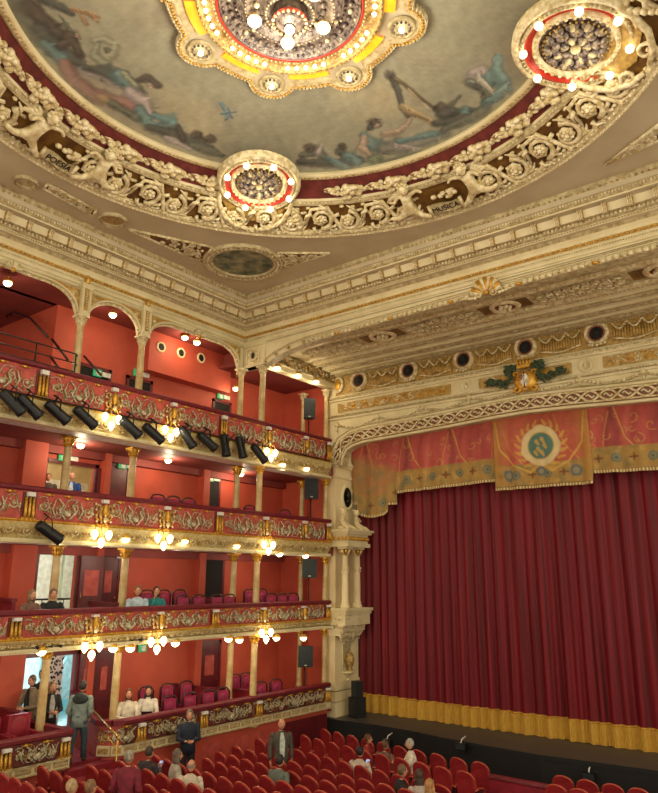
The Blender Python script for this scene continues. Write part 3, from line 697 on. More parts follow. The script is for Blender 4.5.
# frieze rinceaux
def rinceau(big=True):
    b = MB(); s0 = 1
    for s0, cx in ((1, .35), (-1, .98)):
        pts = spiral(cx, s0*.02, .27, 1.55, PI/2*s0+PI, s0, 20)
        b.tube([(x, y, .07) for x, y in pts], [.06-.03*i/20 for i in range(21)], M['orn'], 6)
        for i in range(3, 20, 2):
            x, y = pts[i]; b.ball((x+(x-cx)*.2, y+(y)*.15, .06), (.05, .05, .04), M['orn'], 5, 3)
        for q in range(7): a = q*PI/3.5; b.ball((cx+.08*math.cos(a), s0*.02+.08*math.sin(a), .1), (.055, .05, .045), M['orn'], 6, 4)
        for q in range(4): b.tube([(cx+.27*math.cos(q*1.5+1), .27*math.sin(q*1.5+1), .07), (cx+.36*math.cos(q*1.5+1.3), .34*math.sin(q*1.5+1.3), .09), (cx+.4*math.cos(q*1.5+1.7), .38*math.sin(q*1.5+1.7), .05)], [.05, .04, .015], M['orn'], 5)
        b.ball((cx, s0*.02, .13), .05, M['orn'], 6, 4)
    b.tube([(-.02, -.15, .05), (.12, .28, .07), (.5, .33, .07), (.68, 0, .07), (.85, -.3, .07), (1.2, -.3, .05), (1.33, .1, .05)], [.03, .045, .05, .05, .05, .045, .03], M['orn'], 6)
    for i in range(16): b.ball((rnd.uniform(0, 1.3), rnd.choice((-1, 1))*rnd.uniform(.24, .36), .05), (.07, .045, .04), M['orn'], 5, 3)
    return b
def ang_of(px, py, zr=9.2):
    p = atz(px, py, Z(zr)); return math.atan2(p.y-RC.y, p.x-RC.x)
aP, aM = ang_of(60, 150), ang_of(447, 197)
BAN = [aP, aM, -aM, -.1]
rm = RI+(RO-RI)*.67; step = 1.5/rm
j = 0; a = 0
while a < 2*PI:
    mid = a-step/2
    if not any(abs((mid-q+PI) % (2*PI)-PI) < .17 for q in BAN) and not any(abs((mid-q+PI) % (2*PI)-PI) < .1 for q in MEDA):
        place_on_ring('rin', rinceau, 'scroll_relief', a, .67, 1.12)
    a += step
# outer crest of leaves
b = MB(); c = 260
for j in range(c):
    a = 2*PI*j/c; b.ball(cone(a, .87, .03), (.06, .06, .03), M['orn'], 5, 3)
b.build('leaf_crest', ring)

def skin_mesh(name, joints, edges, sub=2):
    me = bpy.data.meshes.new(name); me.from_pydata([j[0] for j in joints], edges, [])
    o = bpy.data.objects.new(name, me); COL.objects.link(o)
    md = o.modifiers.new('s', 'SKIN'); md.use_smooth_shade = True
    for i, j in enumerate(joints):
        v = me.skin_vertices[0].data[i]; r = j[1]; v.radius = (r, r) if not hasattr(r, '__len__') else r
        v.use_root = (i == 0)
    s2 = o.modifiers.new('u', 'SUBSURF'); s2.levels = sub
    dg = bpy.context.evaluated_depsgraph_get(); out = bpy.data.meshes.new_from_object(o.evaluated_get(dg))
    bpy.data.objects.remove(o); bpy.data.meshes.remove(me)
    return out
def me_to_mb(b, me, m, off=(0, 0, 0)):
    off = Vector(off); b.add([v.co+off for v in me.vertices], [tuple(p.vertices) for p in me.polygons], m, True)
def cherub_mb():
    b = MB()
    J = [((0, 0, .1), .1), ((.02, .14, .12), .11), ((.03, .26, .12), .1), ((.03, .33, .12), .05), ((.16, .3, .12), .05), ((.27, .36, .16), .042), ((.36, .3, .18), .035), ((-.1, .3, .12), .05), ((-.2, .2, .16), .042), ((-.28, .27, .18), .035),
         ((-.08, -.08, .12), .085), ((-.24, -.14, .14), .065), ((-.38, -.1, .12), .045), ((.1, -.08, .12), .085), ((.24, -.18, .15), .065), ((.38, -.26, .12), .045)]
    E_ = [(0, 1), (1, 2), (2, 3), (2, 4), (4, 5), (5, 6), (2, 7), (7, 8), (8, 9), (0, 10), (10, 11), (11, 12), (0, 13), (13, 14), (14, 15)]
    J = [(p_, r__*.8) for p_, r__ in J]; me_to_mb(b, skin_mesh('ch', J, E_, 1), M['orn'])
    b.ball((.04, .41, .15), (.085, .095, .085), M['orn'], 10, 7); b.ball((.07, .42, .25), .025, M['orn'], 5, 4)
    for q in range(9): a = q*.7; b.ball((.04+.085*math.cos(a), .45+.075*math.sin(a), .13), .04, M['orn'], 5, 3)
    for s in (-1,): 
        for q in range(4): b.tube([(-.02, .24, .05), (-.12-.05*q, .36-.04*q, .04), (-.2-.06*q, .4-.08*q, .03)], [.03, .04, .015], M['orn'], 5)
    return b
for q, A_ in enumerate(BAN):
    for s in (-1, 1): 
        o = place_on_ring('cher', cherub_mb, 'cherub', A_-s*.15, .66, 1.4, mirror=(s == 1))
        o['label'] = 'ivory cherub figure'
def banner_mb():
    b = MB()
    pts = []
    for i in range(9):
        u = -.42+.84*i/8; pts.append((u, .035*math.sin(i/8*PI*2), .16+.03*math.sin(i/8*PI)))
    for i in range(8):
        (x1, y1, z1), (x2, y2, z2) = pts[i], pts[i+1]
        for dz, f_ in ((0, 1), (-.05, -1)):
            b.quad((x1, y1-.22, z1+dz), (x2, y2-.22, z2+dz), (x2, y2+.02, z2+dz), (x1, y1+.02, z1+dz), M['creamd'])
        b.quad((x1, y1-.22, z1), (x2, y2-.22, z2), (x2, y2-.22, z2-.05), (x1, y1-.22, z1-.05), M['creamd'])
    for s in (-1, 1): b.tube([(s*.42, -.24, .16), (s*.42, .05, .16)], .045, M['orn'], 8)
    for i in range(10): b.ball((rnd.uniform(-.35, .35), rnd.uniform(.08, .26), .1), (.09, .07, .06), M['orn'], 6, 4)
    return b
def text_obj(s_, size, m, parent, mtx, ext=.006, name='lettering'):
    cu = bpy.data.curves.new('txt', 'FONT'); cu.body = s_; cu.size = size; cu.extrude = ext; cu.align_x = 'CENTER'; cu.align_y = 'CENTER'
    t = bpy.data.objects.new('txt', cu); COL.objects.link(t)
    me = bpy.data.meshes.new_from_object(t.evaluated_get(bpy.context.evaluated_depsgraph_get())); bpy.data.objects.remove(t)
    me.materials.clear(); me.materials.append(m); o = bpy.data.objects.new(name, me); COL.objects.link(o); o.parent = parent; o.matrix_local = mtx
    return o
for A_, tx in ((aP, 'POESÍA'), (aM, 'MUSICA')):
    o = place_on_ring('ban', banner_mb, 'banner', A_, .72)
    text_obj(tx, .2, M['bronze'], o, Matrix.Translation((0, -.10, .2)))

# ---- painted dome
def domez(r): return ZI+.03+.53*(1-(r/RI)**2)
def on_dome(px, py):
    z = 10.0
    for _ in range(6):
        p = atz(px, py, Z(z)); z = domez(math.hypot(p.x-RC.x, p.y-RC.y))-H
    return (p.x, p.y)
NRd, NA = 190, 900
rs = np.linspace(.02, RI+.02, NRd)**1.0; an = np.linspace(0, 2*PI, NA, endpoint=False)
RRg, AAg = np.meshgrid(rs, an, indexing='ij')
PX = RC.x+RRg*np.cos(AAg); PY = RC.y+RRg*np.sin(AAg); PZ = domez(RRg)
PX, PY = PX.ravel(), PY.ravel()
def fbm(x, y, seed=0, oct_=5):
    r_ = np.random.RandomState(seed); v = np.zeros_like(x); amp = 1; fr_ = 1.0
    for o_ in range(oct_):
        for q in range(4):
            th = r_.uniform(0, 2*PI); ph = r_.uniform(0, 2*PI); k_ = fr_*r_.uniform(.8, 1.3)
            v += amp*np.sin((x*math.cos(th)+y*math.sin(th))*k_*2.2+ph+1.3*np.sin((x*math.sin(th)-y*math.cos(th))*k_*1.7+ph*2))/4
        amp *= .55; fr_ *= 2
    return v
def L3(c): return np.array(lin(c)[:3])
class Paint:
    def __init__(s, x, y, base): s.x, s.y = x, y; s.c = np.tile(L3(base), (len(x), 1)); s.n = fbm(x*3, y*3, 5, 4)
    def wash(s, c, mask): s.c = s.c*(1-mask[:, None])+L3(c)[None]*mask[:, None]
    def stroke(s, pts, rad, c, soft=.35, op=.9, rough=.35):
        d = np.full(len(s.x), 1e9)
        if not hasattr(rad, '__len__'): rad = [rad]*len(pts)
        if len(pts) == 1: pts = pts+[(pts[0][0]+1e-3, pts[0][1])]; rad = list(rad)*2
        for i in range(len(pts)-1):
            (x1, y1), (x2, y2) = pts[i], pts[i+1]; dx, dy = x2-x1, y2-y1; L = dx*dx+dy*dy+1e-12
            t = np.clip(((s.x-x1)*dx+(s.y-y1)*dy)/L, 0, 1); r = rad[i]+(rad[i+1]-rad[i])*t
            d = np.minimum(d, np.hypot(s.x-x1-dx*t, s.y-y1-dy*t)/r)
        d = d*(1+rough*.5*s.n)
        m_ = np.clip((1+soft/2-d)/soft, 0, 1)*op; s.wash(c, m_)
P = Paint(PX, PY, (156, 153, 130))
f1 = fbm(PX*.35, PY*.35, 3); P.wash((150, 146, 124), np.clip(f1*.9+.3, 0, 1)*.8)
f2 = fbm(PX*.5, PY*.5, 8); P.wash((180, 168, 134), np.clip(f2-.1, 0, 1)*.8)
f3 = fbm(PX*.3+4, PY*.3, 21); P.wash((176, 150, 128), np.clip(f3-.2, 0, 1)*.7)
def D(*pp): return [on_dome(*q) for q in pp]
def ms(px): return px/46.0          # pixels to metres on the dome
GD, GG, BR, TE, PK, LV, FLs = (74, 76, 62), (96, 100, 76), (84, 66, 50), (84, 128, 122), (158, 98, 82), (168, 150, 140), (176, 140, 104)
for pts, r_, c_ in [
 # left group: standing figure, laurel, reclining figure in green and rose
 ([(20, 0), (32, 22), (44, 42)], [9, 10, 8], GG), ([(30, 8), (52, 30), (62, 38)], [7, 9, 6], BR), ([(44, 0), (60, 8), (72, 14)], [5, 4, 3], GD),
 ([(40, 30), (60, 52), (80, 64)], [8, 9, 6], GD), ([(45, 44), (62, 60)], 6, TE), ([(70, 36)], [6], BR), ([(60, 46), (74, 42), (80, 54)], 4, BR), ([(78, 36)], [2], FLs),
 ([(72, 10), (88, 14), (98, 22)], [2, 2, 1], (176, 120, 60)), ([(78, 10), (86, 24)], 1.6, (176, 120, 60)), ([(86, 12), (98, 17)], 1.6, (190, 134, 66)), ([(60, 16), (72, 32)], 1.2, GG),
 ([(66, 66), (72, 80), (96, 98), (128, 104), (146, 116)], [6, 8, 9, 8, 3], PK), ([(84, 70), (100, 76), (118, 84)], [5, 6, 6], LV),
 ([(96, 42), (104, 40), (116, 46), (112, 56), (104, 58), (100, 66)], [5, 5, 4, 4, 4, 4], (152, 150, 106)), ([(107, 49)], [3.5], (110, 112, 80)), ([(98, 46), (94, 56), (108, 68), (124, 76)], [3, 4, 5, 5], (140, 142, 104)),
 ([(86, 68), (110, 74), (128, 82), (138, 92)], [4, 7, 8, 6], GD), ([(118, 76), (128, 86)], 7, TE), ([(124, 74), (136, 86)], 3, (150, 154, 110)), ([(140, 80), (148, 78), (158, 86)], [4, 5, 4], BR), ([(150, 86)], [3], FLs),
 ([(130, 92), (146, 104), (152, 118)], [7, 6, 4], LV), ([(140, 110), (150, 124), (166, 128)], [6, 6, 4], TE), ([(154, 116), (172, 122), (180, 130)], [4, 5, 4], (84, 140, 136)), ([(100, 98), (118, 106)], [4, 4], (170, 130, 70)), ([(112, 104), (136, 118)], [5, 4], GG),
 ([(150, 128), (172, 134), (190, 142), (210, 148)], [5, 8, 7, 5], GD), ([(182, 134)], [5], GG), ([(197, 134)], [5.5], BR), ([(211, 139)], [5.5], BR), ([(192, 146), (214, 152), (222, 156)], [5, 6, 3], GG), ([(178, 126), (184, 140)], 3, BR), ([(166, 138), (190, 150)], 3, LV),
 ([(222, 104), (228, 116), (226, 120)], [1.6, 2.4, 1], (84, 130, 140)), ([(222, 114), (236, 112)], [1.5, 1], (84, 130, 140)), ([(228, 108), (232, 118)], 1, (70, 104, 122)),
 # right group: cherubs, seated musician, harp, winged beast
 ([(302, 156), (318, 152), (330, 162)], [5, 6, 5], GG), ([(309, 148)], [5], BR), ([(300, 162), (340, 164), (360, 160)], [5, 7, 6], GD), ([(322, 146), (318, 154)], [1.6, 3], LV), ([(340, 152)], [6], GD), ([(342, 146)], [4.5], BR), ([(350, 156), (358, 162)], 6, TE), ([(328, 158), (346, 168)], 4, TE),
 ([(375, 124)], [7], BR), ([(370, 128)], [4], GD), ([(377, 126)], [3.5], FLs), ([(364, 136), (372, 146), (382, 148)], [5, 9, 8], TE), ([(384, 134), (398, 132), (408, 124), (412, 112)], [4, 3.5, 3, 2], FLs), ([(364, 138), (362, 148), (372, 158)], 4, FLs), ([(372, 160), (378, 158)], 7, (98, 118, 70)),
 ([(384, 150), (404, 148), (424, 142), (446, 134)], [8, 10, 8, 5], (120, 118, 100)), ([(396, 146), (420, 150)], 3, LV), ([(400, 142), (444, 132)], 3, TE), ([(384, 162), (430, 150)], [3, 2], GD),
 ([(392, 78), (398, 92), (402, 106), (408, 116)], [3.4, 3, 2.6, 2.6], GD), ([(390, 76)], [4.5], BR), ([(396, 80), (404, 84), (418, 96), (434, 108)], [3, 2, 2, 2], (110, 90, 50)), ([(402, 106), (414, 112), (432, 122)], [2.5, 3.6, 3.6], (190, 156, 84)), ([(404, 112), (428, 120)], [2, 1.4], (150, 116, 60)), ([(408, 90), (428, 110)], [1, 1], (196, 170, 110)),
 ([(441, 108)], [6], BR), ([(444, 116), (456, 112)], [6, 5], GD), ([(452, 104), (460, 96)], [3, 2], GG), ([(436, 124), (456, 122), (474, 112)], [5, 8, 6], GD), ([(444, 130), (470, 118), (486, 108)], [4, 6, 5], GG), ([(466, 110)], [5], TE),
 ([(472, 74), (482, 70), (488, 80)], [5, 6, 6], LV), ([(474, 84), (484, 88), (488, 96)], [5, 8, 7], GG), ([(478, 88)], [3], GD), ([(490, 76), (500, 84), (508, 88)], [6, 7, 5], (100, 150, 140)), ([(498, 56), (496, 70), (504, 80)], [2, 5, 7], (110, 158, 148)), ([(496, 96), (508, 84)], [5, 3], (120, 160, 148)), ([(486, 102), (500, 96)], [5, 4], TE), ([(478, 78), (492, 92)], 2, (196, 186, 150))]:
    q = D(*pts); rr_ = [ms(v) for v in (r_ if hasattr(r_, '__len__') else [r_]*len(pts))]
    mn_ = sum(c_)/3; c_ = tuple(int((v*.62+mn_*.38)*.8+18) for v in c_); P.stroke(q, [v*1.08 for v in rr_], tuple(int(v*.62) for v in c_), soft=.7, op=.6, rough=.8); P.stroke(q, rr_, c_, soft=.8, op=.9, rough=.8)
    for dd in range(7):
        kk = rnd.randrange(len(q)-1) if len(q) > 1 else 0; tt = rnd.random(); q2 = q[min(kk+1, len(q)-1)]; bx = q[kk][0]*(1-tt)+q2[0]*tt; by = q[kk][1]*(1-tt)+q2[1]*tt; rb = rr_[min(kk, len(rr_)-1)]
        bx += rnd.uniform(-1, 1)*rb*.8; by += rnd.uniform(-1, 1)*rb*.8; th = rnd.uniform(0, PI); fv = rnd.choice((.6, .75, 1.25, 1.4))
        P.stroke([(bx, by), (bx+rb*.8*math.cos(th), by+rb*.8*math.sin(th))], [rb*.22, rb*.1], tuple(min(255, int(v*fv)) for v in c_), soft=.9, op=.7, rough=.9)
    hi = tuple(min(255, int(v*1.3+8)) for v in c_); P.stroke([(x+.03, y-.04) for x, y in q], [v*.45 for v in rr_], hi, soft=1.1, op=.55, rough=1.2)
P.c *= (1+.10*fbm(PX*7, PY*7, 51, 4)+.05*fbm(PX*22, PY*22, 53, 3))[:, None].clip(.6, 1.4)
edge_d = RI-np.hypot(PX-RC.x, PY-RC.y); P.wash((150, 150, 132), np.clip(.35-edge_d, 0, .35)*1.2)
me = bpy.data.meshes.new('painted_dome')
vz = PZ.ravel(); me.from_pydata(list(zip(PX.tolist(), PY.tolist(), vz.tolist())), [], [(i*NA+j, (i+1)*NA+j, (i+1)*NA+(j+1) % NA, i*NA+(j+1) % NA) for i in range(NRd-1) for j in range(NA)])
ca = me.color_attributes.new('paint', 'FLOAT_COLOR', 'POINT'); ca.data.foreach_set('color', np.concatenate([P.c, np.ones((len(P.c), 1))], 1).astype(np.float32).ravel())
me.materials.append(mat_attr('mural_paint', .7, nscale=1.6, amt=.16)); me.polygons.foreach_set('use_smooth', [True]*len(me.polygons))
o = bpy.data.objects.new('ceiling_painted_dome', me); COL.objects.link(o); tag(o, 'painted sky dome with winged figures and a harp', 'ceiling', kind='structure')

# ---- corner oval painting and cartouche panels of the flat ceiling
def oval(name, x, y, r, label, inner, parent=None):
    root = empty(name, (x, y, ZO)); fl = Matrix.Rotation(PI, 3, 'X')
    b = MB(); b.lathe([(r*.74, .0), (r*.76, .07), (r*.82, .08), (r*.84, .03), (r*.9, .03), (r*.93, .09), (r*.98, .09), (r, 0)], M['creamd'], n=40, rot=fl)
    for i in range(44): a = 2*PI*i/44; b.ball((r*.87*math.cos(a), r*.87*math.sin(a), -.05), .04*r, M['orn'], 5, 3)
    b.build('frame', root)
    b = MB(); b.lathe([(0, .02), (r*.75, .02)], inner, n=40, rot=fl); b.build('painting', root)
    tag(root, label, 'ceiling painting')
    return root
oval('oval_painting', -13.37, 13.25, 1.17, 'oval green landscape painting in the corner of the ceiling', M['paint2'])
def flatpanel(pts, label, seed, mat_='brown'):
    c = sum((Vector(p) for p in pts), Vector())/len(pts); root = empty('ceiling_relief', (c.x, c.y, ZO)); off = -Vector(root.location)
    b = MB(); b.extr([(x, y, ZO-.005) for x, y, _ in pts], (0, 0, -.01), M[mat_]); b.build('ground', root).location = off
    b = MB(); k = len(pts)
    for i in range(k): b.tube([(pts[i][0], pts[i][1], ZO-.03), (pts[(i+1) % k][0], pts[(i+1) % k][1], ZO-.03)], .035, M['orn'], 6)
    b.build('moulding', root).location = off
    b = MB(); r_ = random.Random(seed)
    for i in range(60):
        t, u = r_.random(), r_.random(); q = [Vector(p) for p in pts]
        if k == 3: 
            if t+u > 1: t, u = 1-t, 1-u
            p = q[0]+(q[1]-q[0])*t+(q[2]-q[0])*u
        else: p = q[0].lerp(q[1], t).lerp(q[3].lerp(q[2], t), u)
        p = c+(p-c)*.82
        if i % 4 == 0: b.tube([(p.x+x, p.y+y, ZO-.04) for x, y in spiral(0, 0, .13, 1.2, r_.random()*6, 1, 8)], .022, M['orn'], 4)
        else: b.ball((p.x, p.y, ZO-.03), (.06, .06, .03), M['orn'], 5, 3)
    b.build('scroll_relief', root).location = off
    tag(root, label, 'ceiling relief')
def cz(px, py): return tuple(atz(px, py, ZO))
flatpanel([cz(128, 228), cz(203, 262), cz(212, 246)], 'triangular scrollwork relief left of the oval ceiling painting', 3)
flatpanel([cz(282, 267), cz(330, 252), cz(278, 252)], 'triangular scrollwork relief right of the oval ceiling painting', 4)
flatpanel([cz(44, 187), cz(93, 215), cz(96, 209), cz(48, 183)], 'narrow key pattern relief on the flat ceiling at the left', 5, 'bronze')
flatpanel([cz(606, 163), cz(660, 138), cz(660, 122)], 'triangular scrollwork relief at the right end of the flat ceiling', 6)
oval('ceiling_roundel', *cz(113, 219)[:2], .36, 'small round ceiling roundel at the tip of the left triangular relief', M['ornd'])
oval('ceiling_roundel', *cz(26, 181)[:2], .27, 'small pointed oval roundel at the far left of the flat ceiling', M['creamd'])

# ================================================================== MEDALLION LAMPS
def bulb_mb(r):
    b = MB(); b.ball((0, 0, -r*.9), r, M['bulb'], 8, 6); b.lathe([(r*.5, .02), (r*.8, 0), (r*.5, -r*.3)], M['gold'], n=8); return b
def medallion(x, y, z, R_, ang, tilt, label):
    root = empty('ceiling_medallion_lamp', (x, y, z)); fl = Matrix.Rotation(PI, 3, 'X')
    b = MB(); b.lathe([(R_*1.0, -.1), (R_*1.0, .03), (R_*.96, .08), (R_*.9, .1), (R_*.88, .05), (R_*.86, .06), (R_*.84, .1), (R_*.8, .1)], M['orn'], n=40, rot=fl)
    for i in range(64): a = 2*PI*i/64; b.ball((R_*.84*math.cos(a), R_*.84*math.sin(a), -.09), .035, M['creamd'], 4, 3)
    b.build('rim', root)
    b = MB(); b.lathe([(R_*.82, .06), (R_*.74, .0), (R_*.67, .0)], M['redband'], n=40, rot=fl); b.build('coral_band', root)
    b = MB(); b.lathe([(R_*.68, .0), (R_*.67, .08), (R_*.62, .1), (R_*.6, .05), (R_*.57, .03)], M['orn'], n=40, rot=fl); b.lathe([(R_*.57, .03), (R_*.54, .03), (R_*.3, -.06), (0, -.08)], M['crystal'], n=32, rot=fl)
    for i in range(30): a = 2*PI*i/30; b.ball((R_*.63*math.cos(a), R_*.63*math.sin(a), -.11), .04, M['orn'], 5, 3)
    for i in range(36): a = 2*PI*i/36; b.ball((R_*.5*math.cos(a), R_*.5*math.sin(a), -.06), .03, M['ornd'], 5, 3)
    r_ = random.Random(6)
    for rr, nn, q in ((.42, 12, .085), (.3, 9, .09), (.17, 6, .085)):
        for i in range(nn):
            a = 2*PI*i/nn+rr*3; x_, y_ = R_*rr*math.cos(a), R_*rr*math.sin(a)
            for dd in (-.5, 0, .5):
                b.ball((x_+dd*q*R_*-math.sin(a), y_+dd*q*R_*math.cos(a), -.04-.05*(.5-rr)-r_.random()*.05), (q*R_*.95, q*R_*.6, q*R_*.6), M['crystal'] if dd else M['creamd'], 7, 5, Matrix.Rotation(a+dd*1.6, 3, 'Z'))
            b.ball((x_*1.05, y_*1.05, -.12), .022, M['ornd'], 5, 3)
    b.ball((0, 0, -.1), (.09*R_, .09*R_, .1), M['creamd'], 10, 6); b.build('crystal_rosette', root)
    for i in range(8):
        a = 2*PI*(i+.5)/8; inst('bulbM', lambda: bulb_mb(.075), 'bulb', root, (R_*.8*math.cos(a), R_*.8*math.sin(a), -.1))
    ax = Vector((-math.sin(ang), math.cos(ang), 0)); root.rotation_mode = 'QUATERNION'; root.rotation_quaternion = Matrix.Rotation(-tilt, 3, ax).to_quaternion() if False else Matrix.Rotation(tilt, 3, ax).to_quaternion()
    tag(root, label, 'ceiling lamp')
    return root
ZM = Z(9.4)
pm1 = atz(259, 183, ZM); pm2 = atz(576, 44, ZM)
medallion(pm1.x, pm1.y, ZM, 1.03, MEDA[0], .16, 'round crystal ceiling lamp with a ring of bulbs above the corner oval painting')
medallion(pm2.x, pm2.y, ZM, 1.14, MEDA[1], .16, 'large round crystal ceiling lamp with bulbs at the upper right')
# scroll volutes cradling each medallion
for q, pm in enumerate((pm1, pm2)):
    b = MB(); A_ = MEDA[q]
    for s in (-1, 1):
        pts = [(s*.95, -.25), (s*.9, .15), (s*.7, .5), (s*.4, .72), (s*.1, .8)]
        b.tube([cone(A_+u/5.8, .45+v/1.9, .1) for u, v in pts], [.06, .07, .07, .07, .05], M['orn'], 6)
        b.tube([cone(A_+(s*.32+u)/5.8, .78+v/1.9, .1) for u, v in spiral(0, 0, .2, 1.3, PI/2, -s, 12)], .04, M['orn'], 6)
        for i in range(6): b.ball(cone(A_+(s*(.95+.04*i))/5.8, .5+.06*i, .08), (.09, .09, .06), M['orn'], 6, 4)
    b.lathe([(0, 0), (.93, 0)], M['gleaf'], (0, 0, 0), 3) if False else None
    o = b.build('volute_cradle', ring)
    b = MB(); vs = [cone(A_+u/5.8, .4+v/1.9, .03) for u, v in [(-.95, -.3), (-.85, .15), (-.6, .5), (0, .68), (.6, .5), (.85, .15), (.95, -.3)]]; b.poly(vs, M['gleaf']); b.build('amber_ground', ring)

# ================================================================== CHANDELIER
ch = empty('chandelier', (RC.x, RC.y, Z(10.05))); 
def rho(a):
    r = 2.22
    for k_ in range(8):
        q = math.radians(6+45*k_); d = abs((a-q+PI) % (2*PI)-PI)
        # circle of radius .4 centred at 2.12
        s = 2.12*math.sin(d)
        if abs(s) < .46 and d < .5: r = max(r, 2.12*math.cos(d)+math.sqrt(.2116-s*s))
    return r
b = MB(); n = 320
for (k1, z1), (k2, z2), mm in ((((1.0), -.02), (1.0, .18), 'orn'), ((.93, -.05), (1.0, -.02), 'orn'), ((.86, -.01), (.93, -.05), 'creamd'), ((.0, 0), (.86, -.01), 'taupe')):
    vs = []
    for i in range(n):
        a = 2*PI*i/n; R_ = rho(a)
        def pt(k_, z_): 
            rr = (R_-(1-k_)*2.0) if k_ > 0 else 1.7
            return (rr*math.cos(a), rr*math.sin(a), z_)
        vs += [pt(k1, z1), pt(k2, z2)]
    b.add(vs, [(2*j, 2*j+1, (2*j+3) % (2*n), (2*j+2) % (2*n)) for j in range(n)], M[mm])
b.build('scalloped_frame', ch)
b = MB()
per = [(rho(2*PI*i/900)*math.cos(2*PI*i/900), rho(2*PI*i/900)*math.sin(2*PI*i/900)) for i in range(900)]
acc = 0; last = per[0]
for p in per:
    acc += math.hypot(p[0]-last[0], p[1]-last[1]); last = p
    if acc > .065:
        acc = 0; d = math.hypot(*p); b.ball((p[0], p[1], .03), (.045, .045, .1), M['orn'], 5, 4); b.ball((p[0]*(1-.07/d), p[1]*(1-.07/d), -.06), .03, M['gold'], 4, 3)
b.build('beaded_frill', ch)
b = MB()
for k_ in range(8):
    a0 = math.radians(6+45*k_)+.17; a1 = math.radians(6+45*(k_+1))-.17; vs = []; nn = 10
    for i in range(nn+1):
        a = a0+(a1-a0)*i/nn; vs += [(1.7*math.cos(a), 1.7*math.sin(a), -.06), (1.9*math.cos(a), 1.9*math.sin(a), -.06), (1.9*math.cos(a), 1.9*math.sin(a), -.01)]
    b.add(vs, [f for i in range(nn) for f in ((3*i, 3*i+1, 3*i+4, 3*i+3), (3*i+1, 3*i+2, 3*i+5, 3*i+4))], M['yglow'])
    b.build('amber_band', ch)['label'] = 'glowing amber glass band'; b = MB()
b = MB(); fl = Matrix.Rotation(PI, 3, 'X')
b.lathe([(1.72, .02), (1.68, .12), (1.64, .12), (1.62, .03), (1.42, .03), (1.39, .1), (1.34, .1)], M['ornd'], n=64, rot=fl)
for i in range(96): a = 2*PI*i/96; b.ball((1.66*math.cos(a), 1.66*math.sin(a), -.14), .028, M['ornd'], 4, 3); b.ball((1.37*math.cos(a), 1.37*math.sin(a), -.12), .022, M['orn'], 4, 3)
b.build('inner_ring', ch)
b = MB(); b.lathe([(1.34, .09), (1.32, .13), (1.295, .1)], M['redband'], n=64, rot=fl); b.build('coral_ring', ch)
b = MB(); b.lathe([(1.28, .1), (1.16, -.02), (1.0, -.05), (.94, .1), (.88, .04), (.82, .16), (.78, .18), (.74, .14), (.66, .05), (.5, .05), (.46, .2), (.4, .24), (.34, .2), (.3, .12), (0, .12)], M['crystal'], n=48, rot=fl)
for R_, nn, z_, q in ((1.22, 70, -.06, .03), (1.1, 40, -.02, .05), (1.0, 60, 0, .025), (.8, 60, -.16, .022), (.6, 24, -.1, .06), (.43, 36, -.26, .02), (.9, 30, -.06, .05)):
    for i in range(nn): a = 2*PI*i/nn; b.ball((R_*math.cos(a), R_*math.sin(a), z_), q, M['orn'] if (i*7) % 5 == 0 or q < .024 else M['crystal'], 6, 4)
b.build('crystal_dish', ch)
b = MB(); b.lathe([(.3, .18), (.26, .34), (.3, .4), (.2, .46), (.1, .5)], M['crystal'], n=24, rot=fl); b.lathe([(.31, .36), (.33, .4), (.3, .43)], M['redband'], n=24, rot=fl)
for i in range(20): a = 2*PI*i/20; b.ball((.3*math.cos(a), .3*math.sin(a), -.42), .035, M['orn'], 5, 3)
b.build('centre_drop', ch)
b = MB(); b.ball((0, 0, -.56), .09, M['bulb'], 12, 8); b.build('centre_bulb', ch)
def shade_mb():
    b = MB(); b.ball((0, 0, 0), (.13, .13, .1), M['glass'], 12, 8)
    for i in range(8): a = i*PI/4; b.ball((.1*math.cos(a), .1*math.sin(a), .05), .035, M['gold'], 5, 3)
    return b
for i in range(5):
    a = math.radians(100+72*i)+.6; inst('shade', shade_mb, 'glass_shade', ch, (.66*math.cos(a), .66*math.sin(a), -.26))
for k_ in range(8):
    a = math.radians(6+45*k_); root = (2.12*math.cos(a), 2.12*math.sin(a), -.03)
    def lobe():
        b = MB(); b.lathe([(.27, 0), (.26, .05), (.23, .05), (.2, .02), (.12, -.0)], M['creamd'], n=20, rot=fl)
        for i in range(12): q = 2*PI*i/12; b.ball((.16*math.cos(q), .16*math.sin(q), -.05), .03, M['crystal'], 5, 3)
        b.ball((0, 0, -.08), .055, M['bulb'], 8, 6); return b
    inst('lobe', lobe, 'corner_lamp', ch, root)
    for j in range(5):
        q = a+math.radians(22.5)+(j-2)*.12; inst('bulbC', lambda: bulb_mb(.042), 'bulb', ch, (1.53*math.cos(q), 1.53*math.sin(q), -.06))
tag(ch, 'huge round scalloped ceiling chandelier with amber band and crystal centre', 'chandelier')

